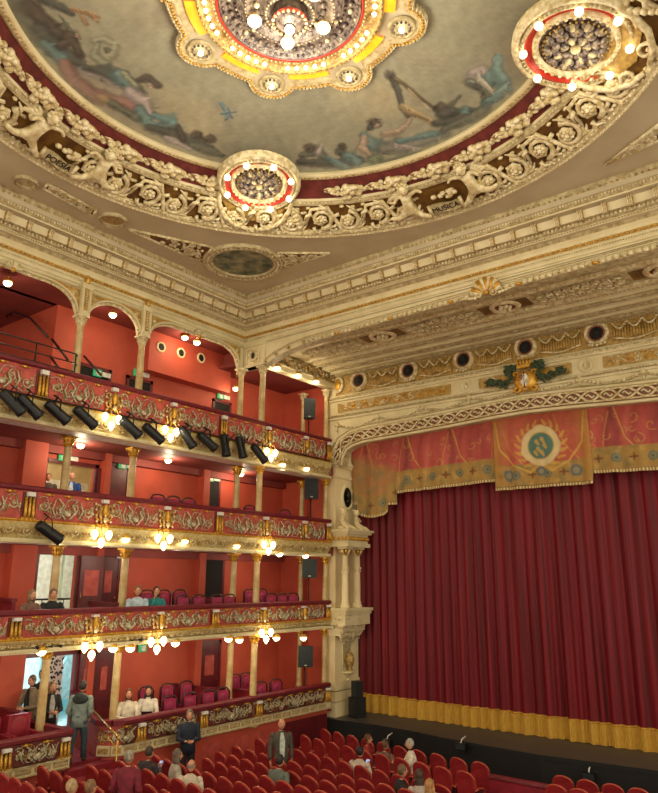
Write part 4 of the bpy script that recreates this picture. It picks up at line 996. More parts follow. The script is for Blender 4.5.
# ================================================================== PROSCENIUM
AX = -7.8                                         # axis of the stage opening
low = [(-14.72, 3.9), (-14.66, 4.2), (-14.5, 4.45), (-14.2, 4.58), (-13.7, 4.66), (-12, 4.72), (-10.5, 4.78), (-9, 4.86), (-7.8, 4.9)]
ARC = [(x, z) for x, z in low]+[(2*AX-x, z) for x, z in low[::-1][1:]]
def arcz(x): return float(np.interp(x, [p[0] for p in ARC], [p[1] for p in ARC]))
ws = empty('wall_stage', (AX, YP, 0)); off = -Vector(ws.location); st(ws)
def wl(mb, nm, par=None): o = mb.build(nm, par or ws); o.location = off; return o
b = MB(); xs = [-15.35, -14.73]+[p[0] for p in ARC]+[-.86, 3]
for i in range(len(xs)-1):
    a, c = xs[i], xs[i+1]
    if c <= a: continue
    z1 = arcz(a) if a > -14.73 else 3.9; z2 = arcz(c)
    if i == 0: z1 = z2 = 3.9
    z1 = max(z1, 3.9)
    b.quad((a, YP, Z(z1)), (c, YP, Z(z2)), (c, YP, Z(7.4)), (a, YP, Z(7.4)), M['cream'])
for i in range(len(ARC)-1):                      # reveal towards the stage
    (a, z1), (c, z2) = ARC[i], ARC[i+1]; b.quad((a, YP, Z(z1)), (c, YP, Z(z2)), (c, YP+.35, Z(z2)), (a, YP+.35, Z(z1)), M['creamd'])
def mould(z, r, m, x0=-15.3, x1=3, w=0): b.tube([(x0, YP-w, Z(z)), (x1, YP-w, Z(z))], r, M[m], 6)
def slab(z0, z1, p, m, x0=-15.3, x1=3): b.box(x0, x1, YP-p, YP, Z(z0), Z(z1), M[m])
slab(7.22, 7.4, .1, 'creamd'); slab(6.38, 6.44, .1, 'creamd'); slab(6.28, 6.34, .07, 'cream'); mould(6.36, .025, 'orn', w=.08)
slab(6.5, 7.2, .012, 'gleaf', -15.0)
slab(5.70, 5.76, .08, 'creamd'); slab(5.6, 5.66, .06, 'cream'); mould(5.73, .02, 'orn', w=.08)
for z in (7.14, 6.42, 5.68): beads(b, lambda u, v, w: (-15.3+u, YP-.09-w, Z(v)), 17.5, z, .022, .08, M['orn'], 4, 2)
b.box(-15.36, -15.0, YP+.02, 21.3, Z(3.95), Z(5.2), M['cream'])
wl(b, 'frieze_wall')
# gold relief panels below the rondels
b = MB(); r2 = [-9.75, -5.95]
cells = [(-14.9, -10.3), (-9.3, -6.35), (-5.45, 0)]
for a, c in cells:
    b.box(a, c, YP-.03, YP, Z(5.86), Z(6.18), M['gleaf'])
    for z in (5.84, 6.2): beads(b, lambda u, v, w: (a+u, YP-.03-w, Z(v)), c-a, z, .018, .06, M['orn'], 4, 2)
    orn_panel(b, lambda u, v, w: (a+.1+u, YP-.03-w, Z(5.88+v)), (c-a-.2)*.75, .28, M['orn'], r=.018, seed=4, dens=.45)
    orn_panel(b, lambda u, v, w: (a+.1+u, YP-.03-w, Z(5.88+v)), (c-a-.2), .28, M['gold'], r=.014, seed=5, dens=.6)
wl(b, 'relief_panels')
for i, x in enumerate(r2):
    b = MB(); rx = Matrix.Rotation(PI/2, 3, 'X'); c = (x, YP-.01, Z(6.03))
    b.lathe([(0, .02), (.14, .02), (.15, .05), (.2, .05), (.22, 0)], M['cream'], c, 20, rx); b.ball((x, YP-.03, c[2]), (.08, .03, .1), M['orn']); wl(b, 'small_roundel')
# portrait rondels, fabric drapes and swags
RX = [-13.94, -11.87, -9.79, -7.69, -5.55, -3.42, -1.3]
for i, x in enumerate(RX):
    b = MB(); rx = Matrix.Rotation(PI/2, 3, 'X'); c = (x, YP-.02, Z(6.92))
    b.lathe([(0, .03), (.2, .03)], M['bronze'], c, 24, rx); b.lathe([(.2, .03), (.2, .05), (.25, .05)], M['terra'], c, 24, rx); b.lathe([(.25, .04), (.26, .09), (.3, .11), (.34, .08), (.36, 0)], M['orn'], c, 28, rx)
    for q in range(20): a = q*PI/10; b.ball((x+.31*math.cos(a), YP-.12, c[2]+.31*math.sin(a)), .03, M['orn'], 5, 3)
    for q in range(5): b.ball((x+(q-2)*.09, YP-.12, c[2]+.38-.03*abs(q-2)), (.06, .05, .06), M['orn'], 6, 4); b.ball((x+(q-2)*.11, YP-.1, c[2]-.38+.02*abs(q-2)), (.06, .05, .04), M['orn'], 6, 4)
    rond = wl(b, 'portrait_rondel')
    hb = MB(); hb.ball((x, YP-.06, c[2]+.03), (.08, .04, .11), M['black'], 10, 7); hb.ball((x, YP-.05, c[2]-.12), (.13, .03, .07), M['black'], 10, 6); hb.ball((x+.07, YP-.06, c[2]+.02), (.03, .02, .03), M['black'], 6, 4)
    hb.build('bust_relief', rond)
    if i < len(RX)-1:
        b = MB(); x1, x2 = x+.45, RX[i+1]-.45
        nfold = 16
        for q in range(nfold):
            u = x1+(x2-x1)*(q+.5)/nfold; b.tube([(u, YP-.03, Z(7.0)), (u, YP-.06, Z(6.62+.04*math.sin(q)))], [.03, .045], M['gleaf'], 5)
        b.tube([(x1+(x2-x1)*t, YP-.07, Z(6.6+.05*math.cos(t*PI*2)*1)) for t in np.linspace(0, 1, 12)], .028, M['orn'], 5)
        for s in range(3):
            a, c2 = x1+(x2-x1)*s/3, x1+(x2-x1)*(s+1)/3
            for q in range(9):
                t = (q+.5)/9; b.ball((a+(c2-a)*t, YP-.08, Z(7.12-.2*math.sin(PI*t))), (.04, .04, .035), M['orn'], 5, 3)
        wl(b, 'draped_swag')
b = MB(); c = (-14.85, YP-.06, Z(6.9)); b.ball(c, (.24, .06, .34), M['orn'], 12, 8); b.ball((c[0], c[1]-.05, c[2]), (.15, .05, .22), M['gold'], 10, 7)
wl(b, 'shell_boss')
# garlands above the lattice
b = MB()
for k_ in range(9):
    x1 = -14.9+k_*1.75; 
    for q in range(15):
        t = (q+.5)/15; zz = arcz(min(max(x1+1.75*t, -14), -1.6))+.78-.17*math.sin(PI*t); b.ball((x1+1.75*t, YP-.05, Z(zz)), (.07, .05, .045), M['orn'], 5, 3)
    b.ball((x1, YP-.07, Z(arcz(min(max(x1, -14), -1.6))+.8)), (.09, .07, .1), M['orn'], 7, 5); b.tube([(x1, YP-.06, Z(arcz(min(max(x1, -14), -1.6))+.75)), (x1, YP-.06, Z(arcz(min(max(x1, -14), -1.6))+.5))], [.05, .02], M['orn'], 5)
wl(b, 'garlands')
# lattice border of the opening
b = MB()
def arcp(s, v, w=0):          # along the arc with offset v outwards
    return s
PL = [(-14.95, 2.9), (-14.95, 3.6)]+[(x-.0, z) for x, z in ARC[1:-1]]
def offs(i, d):
    pts = ARC; a = pts[max(i-1, 0)]; c = pts[min(i+1, len(pts)-1)]; t = Vector((c[0]-a[0], c[1]-a[1])).normalized(); nrm = Vector((-t.y, t.x)); return (pts[i][0]+nrm.x*d, pts[i][1]+nrm.y*d)
for d, r_, m_, w in ((.0, .05, 'cream', .05), (.1, .025, 'orn', .06), (.42, .03, 'orn', .08), (.5, .05, 'cream', .07), (.58, .02, 'creamd', .08)):
    b.tube([(offs(i, d)[0], YP-w, Z(offs(i, d)[1])) for i in range(len(ARC))], r_, M[m_], 6)
vs = [];
for i in range(len(ARC)):
    p, q = offs(i, .06), offs(i, .46); vs += [(p[0], YP-.02, Z(p[1])), (q[0], YP-.02, Z(q[1]))]
b.add(vs, [(2*i, 2*i+1, 2*i+3, 2*i+2) for i in range(len(ARC)-1)], M['terra'])
# resample the arc by length
S_ = [0]
for i in range(1, len(ARC)): S_.append(S_[-1]+math.hypot(ARC[i][0]-ARC[i-1][0], ARC[i][1]-ARC[i-1][1]))
def on_arc(s, v):
    s = min(max(s, .001), S_[-1]-.001); i = max(j for j in range(len(S_)-1) if S_[j] <= s); t = (s-S_[i])/(S_[i+1]-S_[i])
    p = Vector(offs(i, v)).lerp(Vector(offs(i+1, v)), t); return (p.x, YP-.07, Z(p.y))
s = .0; k_ = 0
while s < S_[-1]-.6:
    for sg in (-1, 1):
        b.tube([on_arc(s+.5*t, .26+sg*.15*math.sin(PI*t)) for t in (0, .15, .3, .5, .7, .85, 1)], .036, M['orn'], 5)
    b.tube([on_arc(s+.13+.24*t, .26+.05*math.sin(t*6.3)) for t in (0, .25, .5, .75, 1)], .03, M['cream'], 5)
    for v in (.13, .4): b.tube([on_arc(s-.12, v), on_arc(s, .26), on_arc(s+.12, v)], .018, M['orn'], 4)
    s += .5
wl(b, 'lattice_border')
ws['label'] = 'ornate cream proscenium frieze above the stage'
# coat of arms with laurel
em = empty('coat_of_arms', (-7.72, YP, Z(5.85))); 
b = MB(); b.lathe([(0, .12), (.2, .1), (.27, .04), (.28, 0)], M['gold'], (0, -.04, 0), 20, Matrix.Rotation(PI/2, 3, 'X'))
b.ball((0, -.1, 0), (.19, .06, .24), M['white'], 14, 10)
b.ball((-.07, -.15, .07), (.06, .02, .08), M['terra'], 6, 4); b.ball((.07, -.15, -.05), (.06, .02, .07), M['silver'], 6, 4)
b.tube([(0, -.15, .2), (0, -.15, -.2)], .012, M['bronze'], 4); b.tube([(-.16, -.14, .0), (.16, -.14, 0)], .012, M['bronze'], 4)
for s in (-1, 1):
    b.tube([(s*x, -.08, z) for x, z in spiral(.22, -.2, .12, 1.1, PI/2, 1, 10)], .035, M['gold'], 6); b.tube([(s*x, -.08, z) for x, z in spiral(.24, .18, .1, 1.1, -PI/2, -1, 10)], .03, M['gold'], 6)
b.build('shield', em)
b = MB(); b.box(-.16, .16, -.16, -.02, .3, .38, M['gold'])
for q in range(5): b.tube([((q-2)*.07, -.1, .37), ((q-2)*.085, -.12, .52)], [.04, .02], M['gold'], 5); b.ball(((q-2)*.085, -.12, .53), .03, M['gold'], 5, 4)
b.build('crown', em)
for s in (-1, 1):
    b = MB(); r_ = random.Random(3)
    path = [(.25, .3), (.4, .35), (.36, .1), (.5, -.05), (.72, .05), (.92, .1)]
    for i in range(70):
        t = r_.random()*(len(path)-1); k_ = int(t); u = t-k_; x = path[k_][0]*(1-u)+path[k_+1][0]*u; z = path[k_][1]*(1-u)+path[k_+1][1]*u
        b.ball((s*(x+r_.uniform(-.07, .07)), -.1-r_.random()*.06, z+r_.uniform(-.08, .08)), (.075, .03, .035), M['leaf'], 6, 3, Matrix.Rotation(r_.uniform(-1, 1), 3, 'Y'))
    b.build('laurel_branch', em)
em.location.y = YP-.06; em.scale = (1.3, 1.2, 1.25)
tag(em, 'gilt crowned coat of arms flanked by dark green laurel above the stage', 'coat of arms')

# pier ------------------------------------------------------------------
XI = XF            # reveal plane of the opening
def pier(x0, x1, sgn, label):
    """x1 is the reveal side"""
    root = empty('stage_pier', (x1, 20.5, STG)); off = -Vector(root.location)
    def pl(mb, nm): o = mb.build(nm, root); o.location = off; return o
    a, c = min(x0, x1), max(x0, x1)
    b = MB(); b.box(a, c, YP, 21.25, Z(-3.3), Z(3.95), M['pier'])
    for i, (z0, z1, d) in enumerate(((-4.4, -3.95, .07), (-3.93, -3.63, .045), (-3.6, -3.3, .03))):
        b.box(a-(d if sgn < 0 else 0), c+(d if sgn > 0 else 0), YP-d, 21.25+d, Z(z0), Z(z1), M['pier'])
    b.box(a-.03, c+.03, YP-.03, 21.28, Z(-2.03), Z(-1.96), M['cream'])
    b.box(a-.05, c+.05, YP-.05, 21.3, Z(3.5), Z(3.58), M['cream'])
    b.box(a-.07, c+.07, YP-.07, 21.32, Z(3.86), Z(4.1), M['cream']); b.box(a-.12, c+.12, YP-.12, 21.37, Z(3.96), Z(4.03), M['cream'])
    pl(b, 'shaft')
    X = x1; n = Vector((sgn, 0, 0))
    f = lambda u, v, w: (X+sgn*(w), 20.1+u, Z(v))
    ry = Matrix.Rotation(sgn*PI/2, 3, 'Y')
    b = MB(); c3 = (X, 20.55, Z(3.0-.2+.15)); 
    b.lathe([(0, .03), (.26, .03)], M['bronze'], (X, 20.57, Z(2.85)), 24, ry @ Matrix.Diagonal((1.35, 1, 1))); b.lathe([(.26, .02), (.28, .07), (.33, .07), (.35, 0)], M['cream'], (X, 20.57, Z(2.85)+0), 24, ry @ Matrix.Diagonal((1.35, 1, 1)))
    b.ball((X+sgn*.08, 20.57, Z(2.93)), (.07, .11, .15), M['bronze']); b.ball((X+sgn*.08, 20.57, Z(2.7)), (.07, .16, .1), M['bronze'])
    pl(b, 'oval_bust_niche')
    # bracket with acanthus
    b = MB(); x0b, x1b = (X-.3, X+.75) if sgn > 0 else (X-.75, X+.3)
    for z0, z1, d in ((-1.05, -.95, 0), (-1.15, -1.05, .06), (-1.5, -1.15, .12), (-1.7, -1.5, .3), (-1.85, -1.7, .42)):
        b.box(x0b+(0 if sgn > 0 else d), x1b-(d if sgn > 0 else 0), 19.55+d*.5, 21.1-d*.3, Z(z0), Z(z1), M['cream'])
    r_ = random.Random(2)
    for i in range(50):
        t = r_.random(); y = 19.75+1.2*r_.random(); b.ball((X+sgn*(.62-.4*t), y, Z(-1.2-.7*t)), (.09, .1, .1), M['orn'], 6, 4)
    for i in range(16): b.ball((X+sgn*r_.uniform(-.2, .5), 19.62, Z(r_.uniform(-1.6, -1.15))), (.09, .05, .07), M['orn'], 6, 4)
    pl(b, 'bracket')
    for y, nm in ((19.9, 0), (20.6, 1)):
        b = MB(); b.lathe([(.17, 0), (.17, .08), (.13, .12), (.14, .18), (.115, .22), (.12, .6), (.1, 1.72), (.13, 1.75)], M['pier'], (X+sgn*.42, y, Z(-.95)), 16)
        for i in range(8):
            a_ = i*PI/4; b.tube([(X+sgn*.42+.09*math.cos(a_), y+.09*math.sin(a_), Z(.78)), (X+sgn*.42+.19*math.cos(a_), y+.19*math.sin(a_), Z(.98))], [.03, .05], M['gold'] if i % 2 else M['orn'], 5)
        b.box(X+sgn*.42-.19, X+sgn*.42+.19, y-.19, y+.19, Z(1.0), Z(1.07), M['cream'])
        for i in range(10): b.ball((X+sgn*.42+.12*math.cos(i), y+.12*math.sin(i), Z(.25+.04*(i % 4))), .04, M['orn'], 5, 3)
        pl(b, 'attached_column')
    b = MB()
    for z0, z1, d in ((1.07, 1.2, .04), (1.2, 1.5, .1), (1.5, 1.58, .0), (1.58, 1.66, -.06)):
        b.box(x0b+(d if sgn > 0 else 0)-.0, x1b-(d if sgn > 0 else -d), 19.6+d, 21.05-d, Z(z0), Z(z1), M['cream'])
    for i in range(12): b.ball((X+sgn*.68, 19.8+.1*i, Z(1.35)), (.05, .06, .07), M['gold'], 6, 4)
    for i in range(6): b.ball((X+sgn*(-.15+.15*i), 19.68, Z(1.35)), (.06, .05, .08), M['gold'], 6, 4)
    pl(b, 'entablature')
    # seated putti
    for k_, (y, fl_) in enumerate(((19.85, 1), (20.65, -1))):
        b = MB(); cx = X+sgn*.35; z0 = Z(1.7)
        J = [((cx, y, z0+.1), .11), ((cx, y, z0+.28), .1), ((cx, y, z0+.4), .09), ((cx, y, z0+.47), .05), ((cx+sgn*.1, y-.14, z0+.36), .045), ((cx+sgn*.2, y-.2, z0+.24), .035), ((cx+.02, y+.14, z0+.37), .045), ((cx+.06, y+.24, z0+.27), .035),
             ((cx+sgn*.14, y-.1, z0+.08), .08), ((cx+sgn*.3, y-.16, z0+.02), .06), ((cx+sgn*.4, y-.18, z0-.08), .04), ((cx+sgn*.14, y+.12, z0+.08), .08), ((cx+sgn*.3, y+.22, z0+.02), .06), ((cx+sgn*.36, y+.3, z0-.06), .04)]
        E_ = [(0, 1), (1, 2), (2, 3), (2, 4), (4, 5), (2, 6), (6, 7), (0, 8), (8, 9), (9, 10), (0, 11), (11, 12), (12, 13)]
        me_to_mb(b, skin_mesh('p', J, E_, 1), M['pier']); b.ball((cx+sgn*.02, y, z0+.58), (.1, .1, .115), M['pier'], 12, 8)
        for q in range(8): b.ball((cx-.02+.07*math.cos(q), y+.08*math.sin(q), z0+.65), .045, M['pier'], 5, 3)
        b.ball((cx+sgn*.12, y, z0+.57), .02, M['pier'], 5, 3)
        b.ball((cx, y, z0-.0), (.2, .25, .09), M['pier'], 10, 6)
        o = pl(b, 'putto'); o['label'] = 'white seated cherub statue'
    # shell niche and urn
    b = MB(); b.box(X-.02, X+.01, 20.28, 20.82, Z(-3.0), Z(-2.1), M['creamd']) if sgn > 0 else b.box(X-.01, X+.02, 20.28, 20.82, Z(-3.0), Z(-2.1), M['creamd'])
    for i in range(9): a_ = PI*i/8; b.tube([(X+sgn*.03, 20.55, Z(-2.12)), (X+sgn*.05, 20.55+.27*math.cos(a_), Z(-2.12+.27*math.sin(a_)))], [.01, .035], M['orn'], 5)
    b.tube([(X+sgn*.04, 20.55+.33*math.cos(PI*i/10), Z(-2.12+.33*math.sin(PI*i/10))) for i in range(11)], .035, M['orn'], 6)
    for s in (-1, 1): b.tube([(X+sgn*.03, 20.55+s*.28, Z(-3)), (X+sgn*.03, 20.55+s*.28, Z(-2.1))], .025, M['cream'], 6); b.ball((X+sgn*.04, 20.55+s*.36, Z(-1.98)), (.05, .08, .12), M['orn'])
    b.lathe([(0, -.16), (.06, -.12), (.1, -.05), (.22, 0), (.26, .04), (.26, .07), (0, .07)], M['pier'], (X+sgn*.04, 20.55, Z(-3.1)), 18)
    b.ball((X+sgn*.06, 20.55, Z(-3.3)), .05, M['pier'])
    pl(b, 'niche')
    if sgn > 0:
        u = MB(); u.lathe([(0, 0), (.1, 0), (.1, .03), (.04, .07), (.04, .12), (.1, .17), (.15, .3), (.16, .42), (.12, .48), (.14, .52), (.11, .56), (.04, .6), (.0, .68)], M['ornd'], (X+.14, 20.55, Z(-3.03)), 18)
        for s in (-1, 1): u.tube([(X+.14, 20.55+s*.14, Z(-2.7)), (X+.14, 20.55+s*.22, Z(-2.62)), (X+.14, 20.55+s*.14, Z(-2.5))], .02, M['gold'], 6)
        u.ball((X+.24, 20.55, Z(-2.68)), (.06, .06, .06), M['gold'])
        tag(u.build('urn'), 'gilt urn standing in the shell niche of the stage pier', 'urn')
    tag(root, label, 'pier')
pier(-15.36, -15.0, 1, 'tall ivory stage pier with paired columns, cherubs and bust between boxes and curtain')

# curtain ---------------------------------------------------------------
cu = empty('stage_curtain', (AX, 21.35, STG)); off = -Vector(cu.location)
rnd = random.Random(4); xs = np.arange(-14.99, 1.0, .03); nz_ = 2
def fold(x): return .05*math.sin(x*19+1.5*math.sin(x*1.7))+.035*math.sin(x*8.3+2*math.sin(x*.9))+.07*max(0, math.sin(x*3.1+.8))**12
b = MB(); k_ = len(xs); z_bot, z_top = Z(-3.83), Z(5.0)
zz_ = [z_bot, Z(-1), Z(2), z_top]; amp = [1.25, 1, .75, .5]
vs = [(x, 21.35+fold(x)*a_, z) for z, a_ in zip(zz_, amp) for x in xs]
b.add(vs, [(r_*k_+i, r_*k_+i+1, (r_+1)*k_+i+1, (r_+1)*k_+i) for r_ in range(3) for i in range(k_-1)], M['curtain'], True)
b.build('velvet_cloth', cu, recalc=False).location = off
b = MB(); vs = []
for z, d in ((z_bot+.03, -.04), (z_bot-.05, -.06), (Z(-4.395), -.05)):
    for i, x in enumerate(xs): vs.append((x, 21.35+fold(x)*1.3+d+(.012 if i % 2 else -.012), z+(.012*((i*7) % 5)/5 if z < z_bot-.2 else 0)))
b.add(vs, [(r_*k_+i, r_*k_+i+1, (r_+1)*k_+i+1, (r_+1)*k_+i) for r_ in range(2) for i in range(k_-1)], M['fringe'], False)
b.tube([(x, 21.35+fold(x)*1.3-.06, z_bot) for x in xs], .022, M['gold'], 5)
b.build('gold_fringe', cu, recalc=False).location = off
tag(cu, 'great crimson velvet stage curtain with a deep gold fringe', 'curtain')
b = MB(); b.box(-15.4, 3, 22.4, 22.5, STG-.5, Z(6), M['black']); b.box(-15.4, -15.1, 21.4, 22.4, STG, Z(6), M['black']); b.box(-15.4, 3, 21.0, 22.4, Z(5.6), Z(5.7), M['black']); st(b.build('backstage_light_block'))  # unseen black enclosure added behind the curtain to keep outside light out

# painted pelmet ----------------------------------------------------------
YV = 20.85
def pel_bot(x):
    d = abs(x-AX)
    if d < 1.5: return 2.72+.0*d
    if d < 5.25: return 3.03-.13*(d-1.5)/3.75
    if d < 5.6: return 2.52
    if d < 6.9: return 2.36-.26*math.sqrt(max(0, 1-((d-6.25)/.65)**2))
    return 2.6
xs = sorted(set([round(float(v), 3) for v in np.arange(-14.97, -.6, .022)]+[AX+s*(d+e) for s in (-1, 1) for d in (1.5, 5.25, 5.6) for e in (-.002, .002)]))
xs = np.array([x for x in xs if -14.98 < x < -.6]); NZp = 110
zt = np.array([max(arcz(x), 4.55)+.3 for x in xs]); zb = np.array([pel_bot(x) for x in xs])
T = np.linspace(0, 1, NZp)[:, None]
GX = np.tile(xs, (NZp, 1)); GZ = zt[None]*(1-T)+zb[None]*T
wav = .03*np.sin(GX*7+np.sin(GX*2.1)*2)*(.4+T)+.02*np.sin(GX*17)*T
GY = YV+wav-np.where(np.abs(GX-AX) < 1.5, .07, 0)
px_, pz_ = GX.ravel(), GZ.ravel()
P = Paint(px_, pz_, (186, 84, 78)); P.n = fbm(px_*4, pz_*4, 9, 4)
P.wash((150, 62, 60), np.clip(fbm(px_*1.1, pz_*.5, 2)*.9, 0, 1)*.8); P.wash((206, 112, 98), np.clip(fbm(px_*.8+3, pz_*.9, 12)-.25, 0, 1)*.8)
vn = fbm(px_*3.2+.4*np.sin(pz_*2), pz_*.25, 61, 4); P.wash((118, 50, 52), np.clip(vn*.9-.1, 0, 1)*.6); P.wash((212, 126, 108), np.clip(-vn*.9-.25, 0, 1)*.45)
for q_ in range(90):
    gx_, gz_ = rnd.uniform(-14.8, -.8), rnd.uniform(3.5, 4.7); P.stroke([(x, z) for x, z in spiral(gx_, gz_, rnd.uniform(.08, .2), .8, rnd.uniform(0, 6), rnd.choice((-1, 1)), 6)], .016, (198, 156, 80), soft=.8, op=.55, rough=.3)
dist = pz_-np.array([pel_bot(x) for x in px_])
for u in np.arange(-14.4, -1.2, 1.75):          # painted folds with gold cords
    P.stroke([(u, 4.9), (u+.12, 4.1), (u-.1, 3.3)], [.05, .09, .14], (128, 56, 56), soft=1, op=.6)
    P.stroke([(u+.1, 4.9), (u+.35, 4.0), (u+.75, 3.5)], .02, (204, 162, 84), soft=.6, op=.85); P.stroke([(u-.05, 4.8), (u-.25, 4.1), (u-.3, 3.5)], .016, (196, 152, 78), soft=.6, op=.7)
bord = np.clip((.78-dist)/.06, 0, 1)*np.clip(dist/.02+.5, 0, 1); P.wash((168, 136, 72), bord*.95)
P.wash((120, 116, 78), bord*np.clip(fbm(px_*3, pz_*3, 31)*.8, 0, 1)); P.wash((196, 160, 86), bord*np.clip(fbm(px_*5, pz_*5, 33)-.3, 0, 1))
tail = np.clip((np.abs(px_-AX)-5.2)/.1, 0, 1)*np.clip((4.2-pz_+(np.abs(px_-AX)-6)*.3)/.4, 0, 1); P.wash((160, 128, 72), tail*.75); P.wash((128, 120, 86), tail*np.clip(fbm(px_*3.5, pz_*3.5, 41), 0, 1)*.8)
for i, u in enumerate(np.arange(-14.1, -1.3, .5)):
    z0 = pel_bot(u)+.42
    if i % 2: P.stroke([(u, z0)], [.14], (96, 104, 92), soft=.25, op=.9, rough=.1); P.stroke([(u, z0)], [.1], (136, 132, 96), soft=.3, rough=.6); P.stroke([(u, z0)], [.05], (84, 92, 90), soft=.5)
    else:
        for a_ in range(4): P.stroke([(u, z0), (u+.12*math.cos(a_*PI/2), z0+.1*math.sin(a_*PI/2))], [.04, .025], (118, 74, 44), soft=.5)
c0 = (AX+.03, 4.0)
P.wash((178, 138, 72), np.clip((1.5-np.abs(px_-AX))/.04, 0, 1)*np.clip((np.abs(px_-AX)-1.0)/.2, 0, 1)*.6)
cen = np.clip((1.5-np.abs(px_-AX))/.04, 0, 1); P.wash((186, 96, 66), cen*np.clip((pz_-3.5)/.1, 0, 1)*.55)
for s in (-1, 1):
    P.stroke([(AX+s*1.42, 4.9), (AX+s*1.3, 4.0), (AX+s*.85, 3.45), (AX+s*.35, 3.2), (AX, 3.45)], .03, (206, 166, 80), soft=.5)
    P.stroke([(AX+s*1.45, 4.9), (AX+s*1.43, 3.2)], [.05, .09], (178, 134, 60), soft=.8, op=.7)
    P.stroke([(AX+s*1.05, 3.15)], [.17], (88, 100, 110), soft=.3); P.stroke([(AX+s*1.05, 3.15)], [.1], (150, 140, 110), soft=.5)
    for a_ in np.linspace(-1.3, 1.3, 9): P.stroke([(c0[0]+s*.68*math.cos(a_), c0[1]+.68*math.sin(a_)), (c0[0]+s*.82*math.cos(a_+.15), c0[1]+.8*math.sin(a_+.15))], [.05, .03], (200, 156, 70), soft=.6)
P.stroke([(AX, 3.2)], [.15], (88, 100, 110), soft=.3); P.stroke([(AX, 3.2)], [.08], (150, 140, 110), soft=.5)
P.stroke([c0], [.62], (216, 196, 146), soft=.08, op=1, rough=.1); P.stroke([c0], [.43], (196, 158, 84), soft=.06, op=1, rough=0); P.stroke([c0], [.4], (84, 122, 112), soft=.06, op=1, rough=0)
for q in ((-.12, .15), (.05, .2), (.12, .02), (-.08, -.08), (.02, -.2), (-.18, -.18)): P.stroke([(c0[0]+q[0], c0[1]+q[1]), (c0[0]+q[0]+.06, c0[1]+q[1]-.1)], [.06, .04], (196, 160, 84), soft=.6)
tr = np.clip(1-np.abs(dist-.09)/.012, 0, 1); P.wash((96, 72, 40), tr); stripe = ((np.floor(px_/.045) % 2) == 0)*np.clip((.09-dist)/.01, 0, 1); P.wash((226, 206, 150), np.clip((.09-dist)/.01, 0, 1)*.9); P.wash((120, 90, 50), stripe*.8)
me = bpy.data.meshes.new('painted_cloth'); W = len(xs)
me.from_pydata(list(zip(px_.tolist(), GY.ravel().tolist(), (pz_+H).tolist())), [], [(i*W+j, i*W+j+1, (i+1)*W+j+1, (i+1)*W+j) for i in range(NZp-1) for j in range(W-1)])
ca = me.color_attributes.new('paint', 'FLOAT_COLOR', 'POINT'); ca.data.foreach_set('color', np.concatenate([P.c, np.ones((len(P.c), 1))], 1).astype(np.float32).ravel())
me.materials.append(mat_attr('painted_cloth', .85, nscale=5, amt=.15)); me.polygons.foreach_set('use_smooth', [True]*len(me.polygons))
me.transform(Matrix.Translation((0, 0, 0)))
pe = bpy.data.objects.new('pelmet', me); COL.objects.link(pe); so = pe.modifiers.new('t', 'SOLIDIFY'); so.thickness = .03; so.offset = -1
tag(pe, 'painted red and gold pelmet with a blue green medallion hanging above the curtain', 'pelmet')

# stage monitors, footlight boxes ------------------------------------------------
def tower(x, y, z, label):
    root = empty('stage_speaker', (x, y, z), -.3)
    b = MB(); b.box(-.21, .21, -.2, .2, 0, .62, M['black']); b.box(-.19, .19, -.215, -.2, .03, .59, M['spk']); b.build('bass_cabinet', root)
    b = MB(); b.box(-.14, .14, -.14, .14, .625, 1.12, M['spk']); b.box(-.12, .12, -.155, -.14, .65, 1.09, M['grille']); b.build('top_cabinet', root)
    tag(root, label, 'loudspeaker')
tower(-14.42, 20.35, STG, 'black two box loudspeaker tower standing on the stage beside the pier')
for px, py, lb in ((461, 746, 'small black footlight box hung on the stage front at the middle'), (589, 776, 'small black footlight box hung on the stage front at the right'), (387, 742, 'small dark footlight box on the stage front at the left')):
    yy = 19.33; p = aty(px, py, yy-.12); root = empty('footlight', (p.x, p.y, p.z))
    b = MB(); b.box(-.16, .16, -.06, .06, -.1, .08, M['bmetal']); b.box(-.14, .14, -.068, -.06, -.08, .06, M['grille']); b.build('housing', root)
    b = MB(); b.tube([(0, 0, .08), (0, .06, .16), (0, .3, .2)], .018, M['white'], 6); b.build('bracket', root); tag(root, lb, 'stage light')

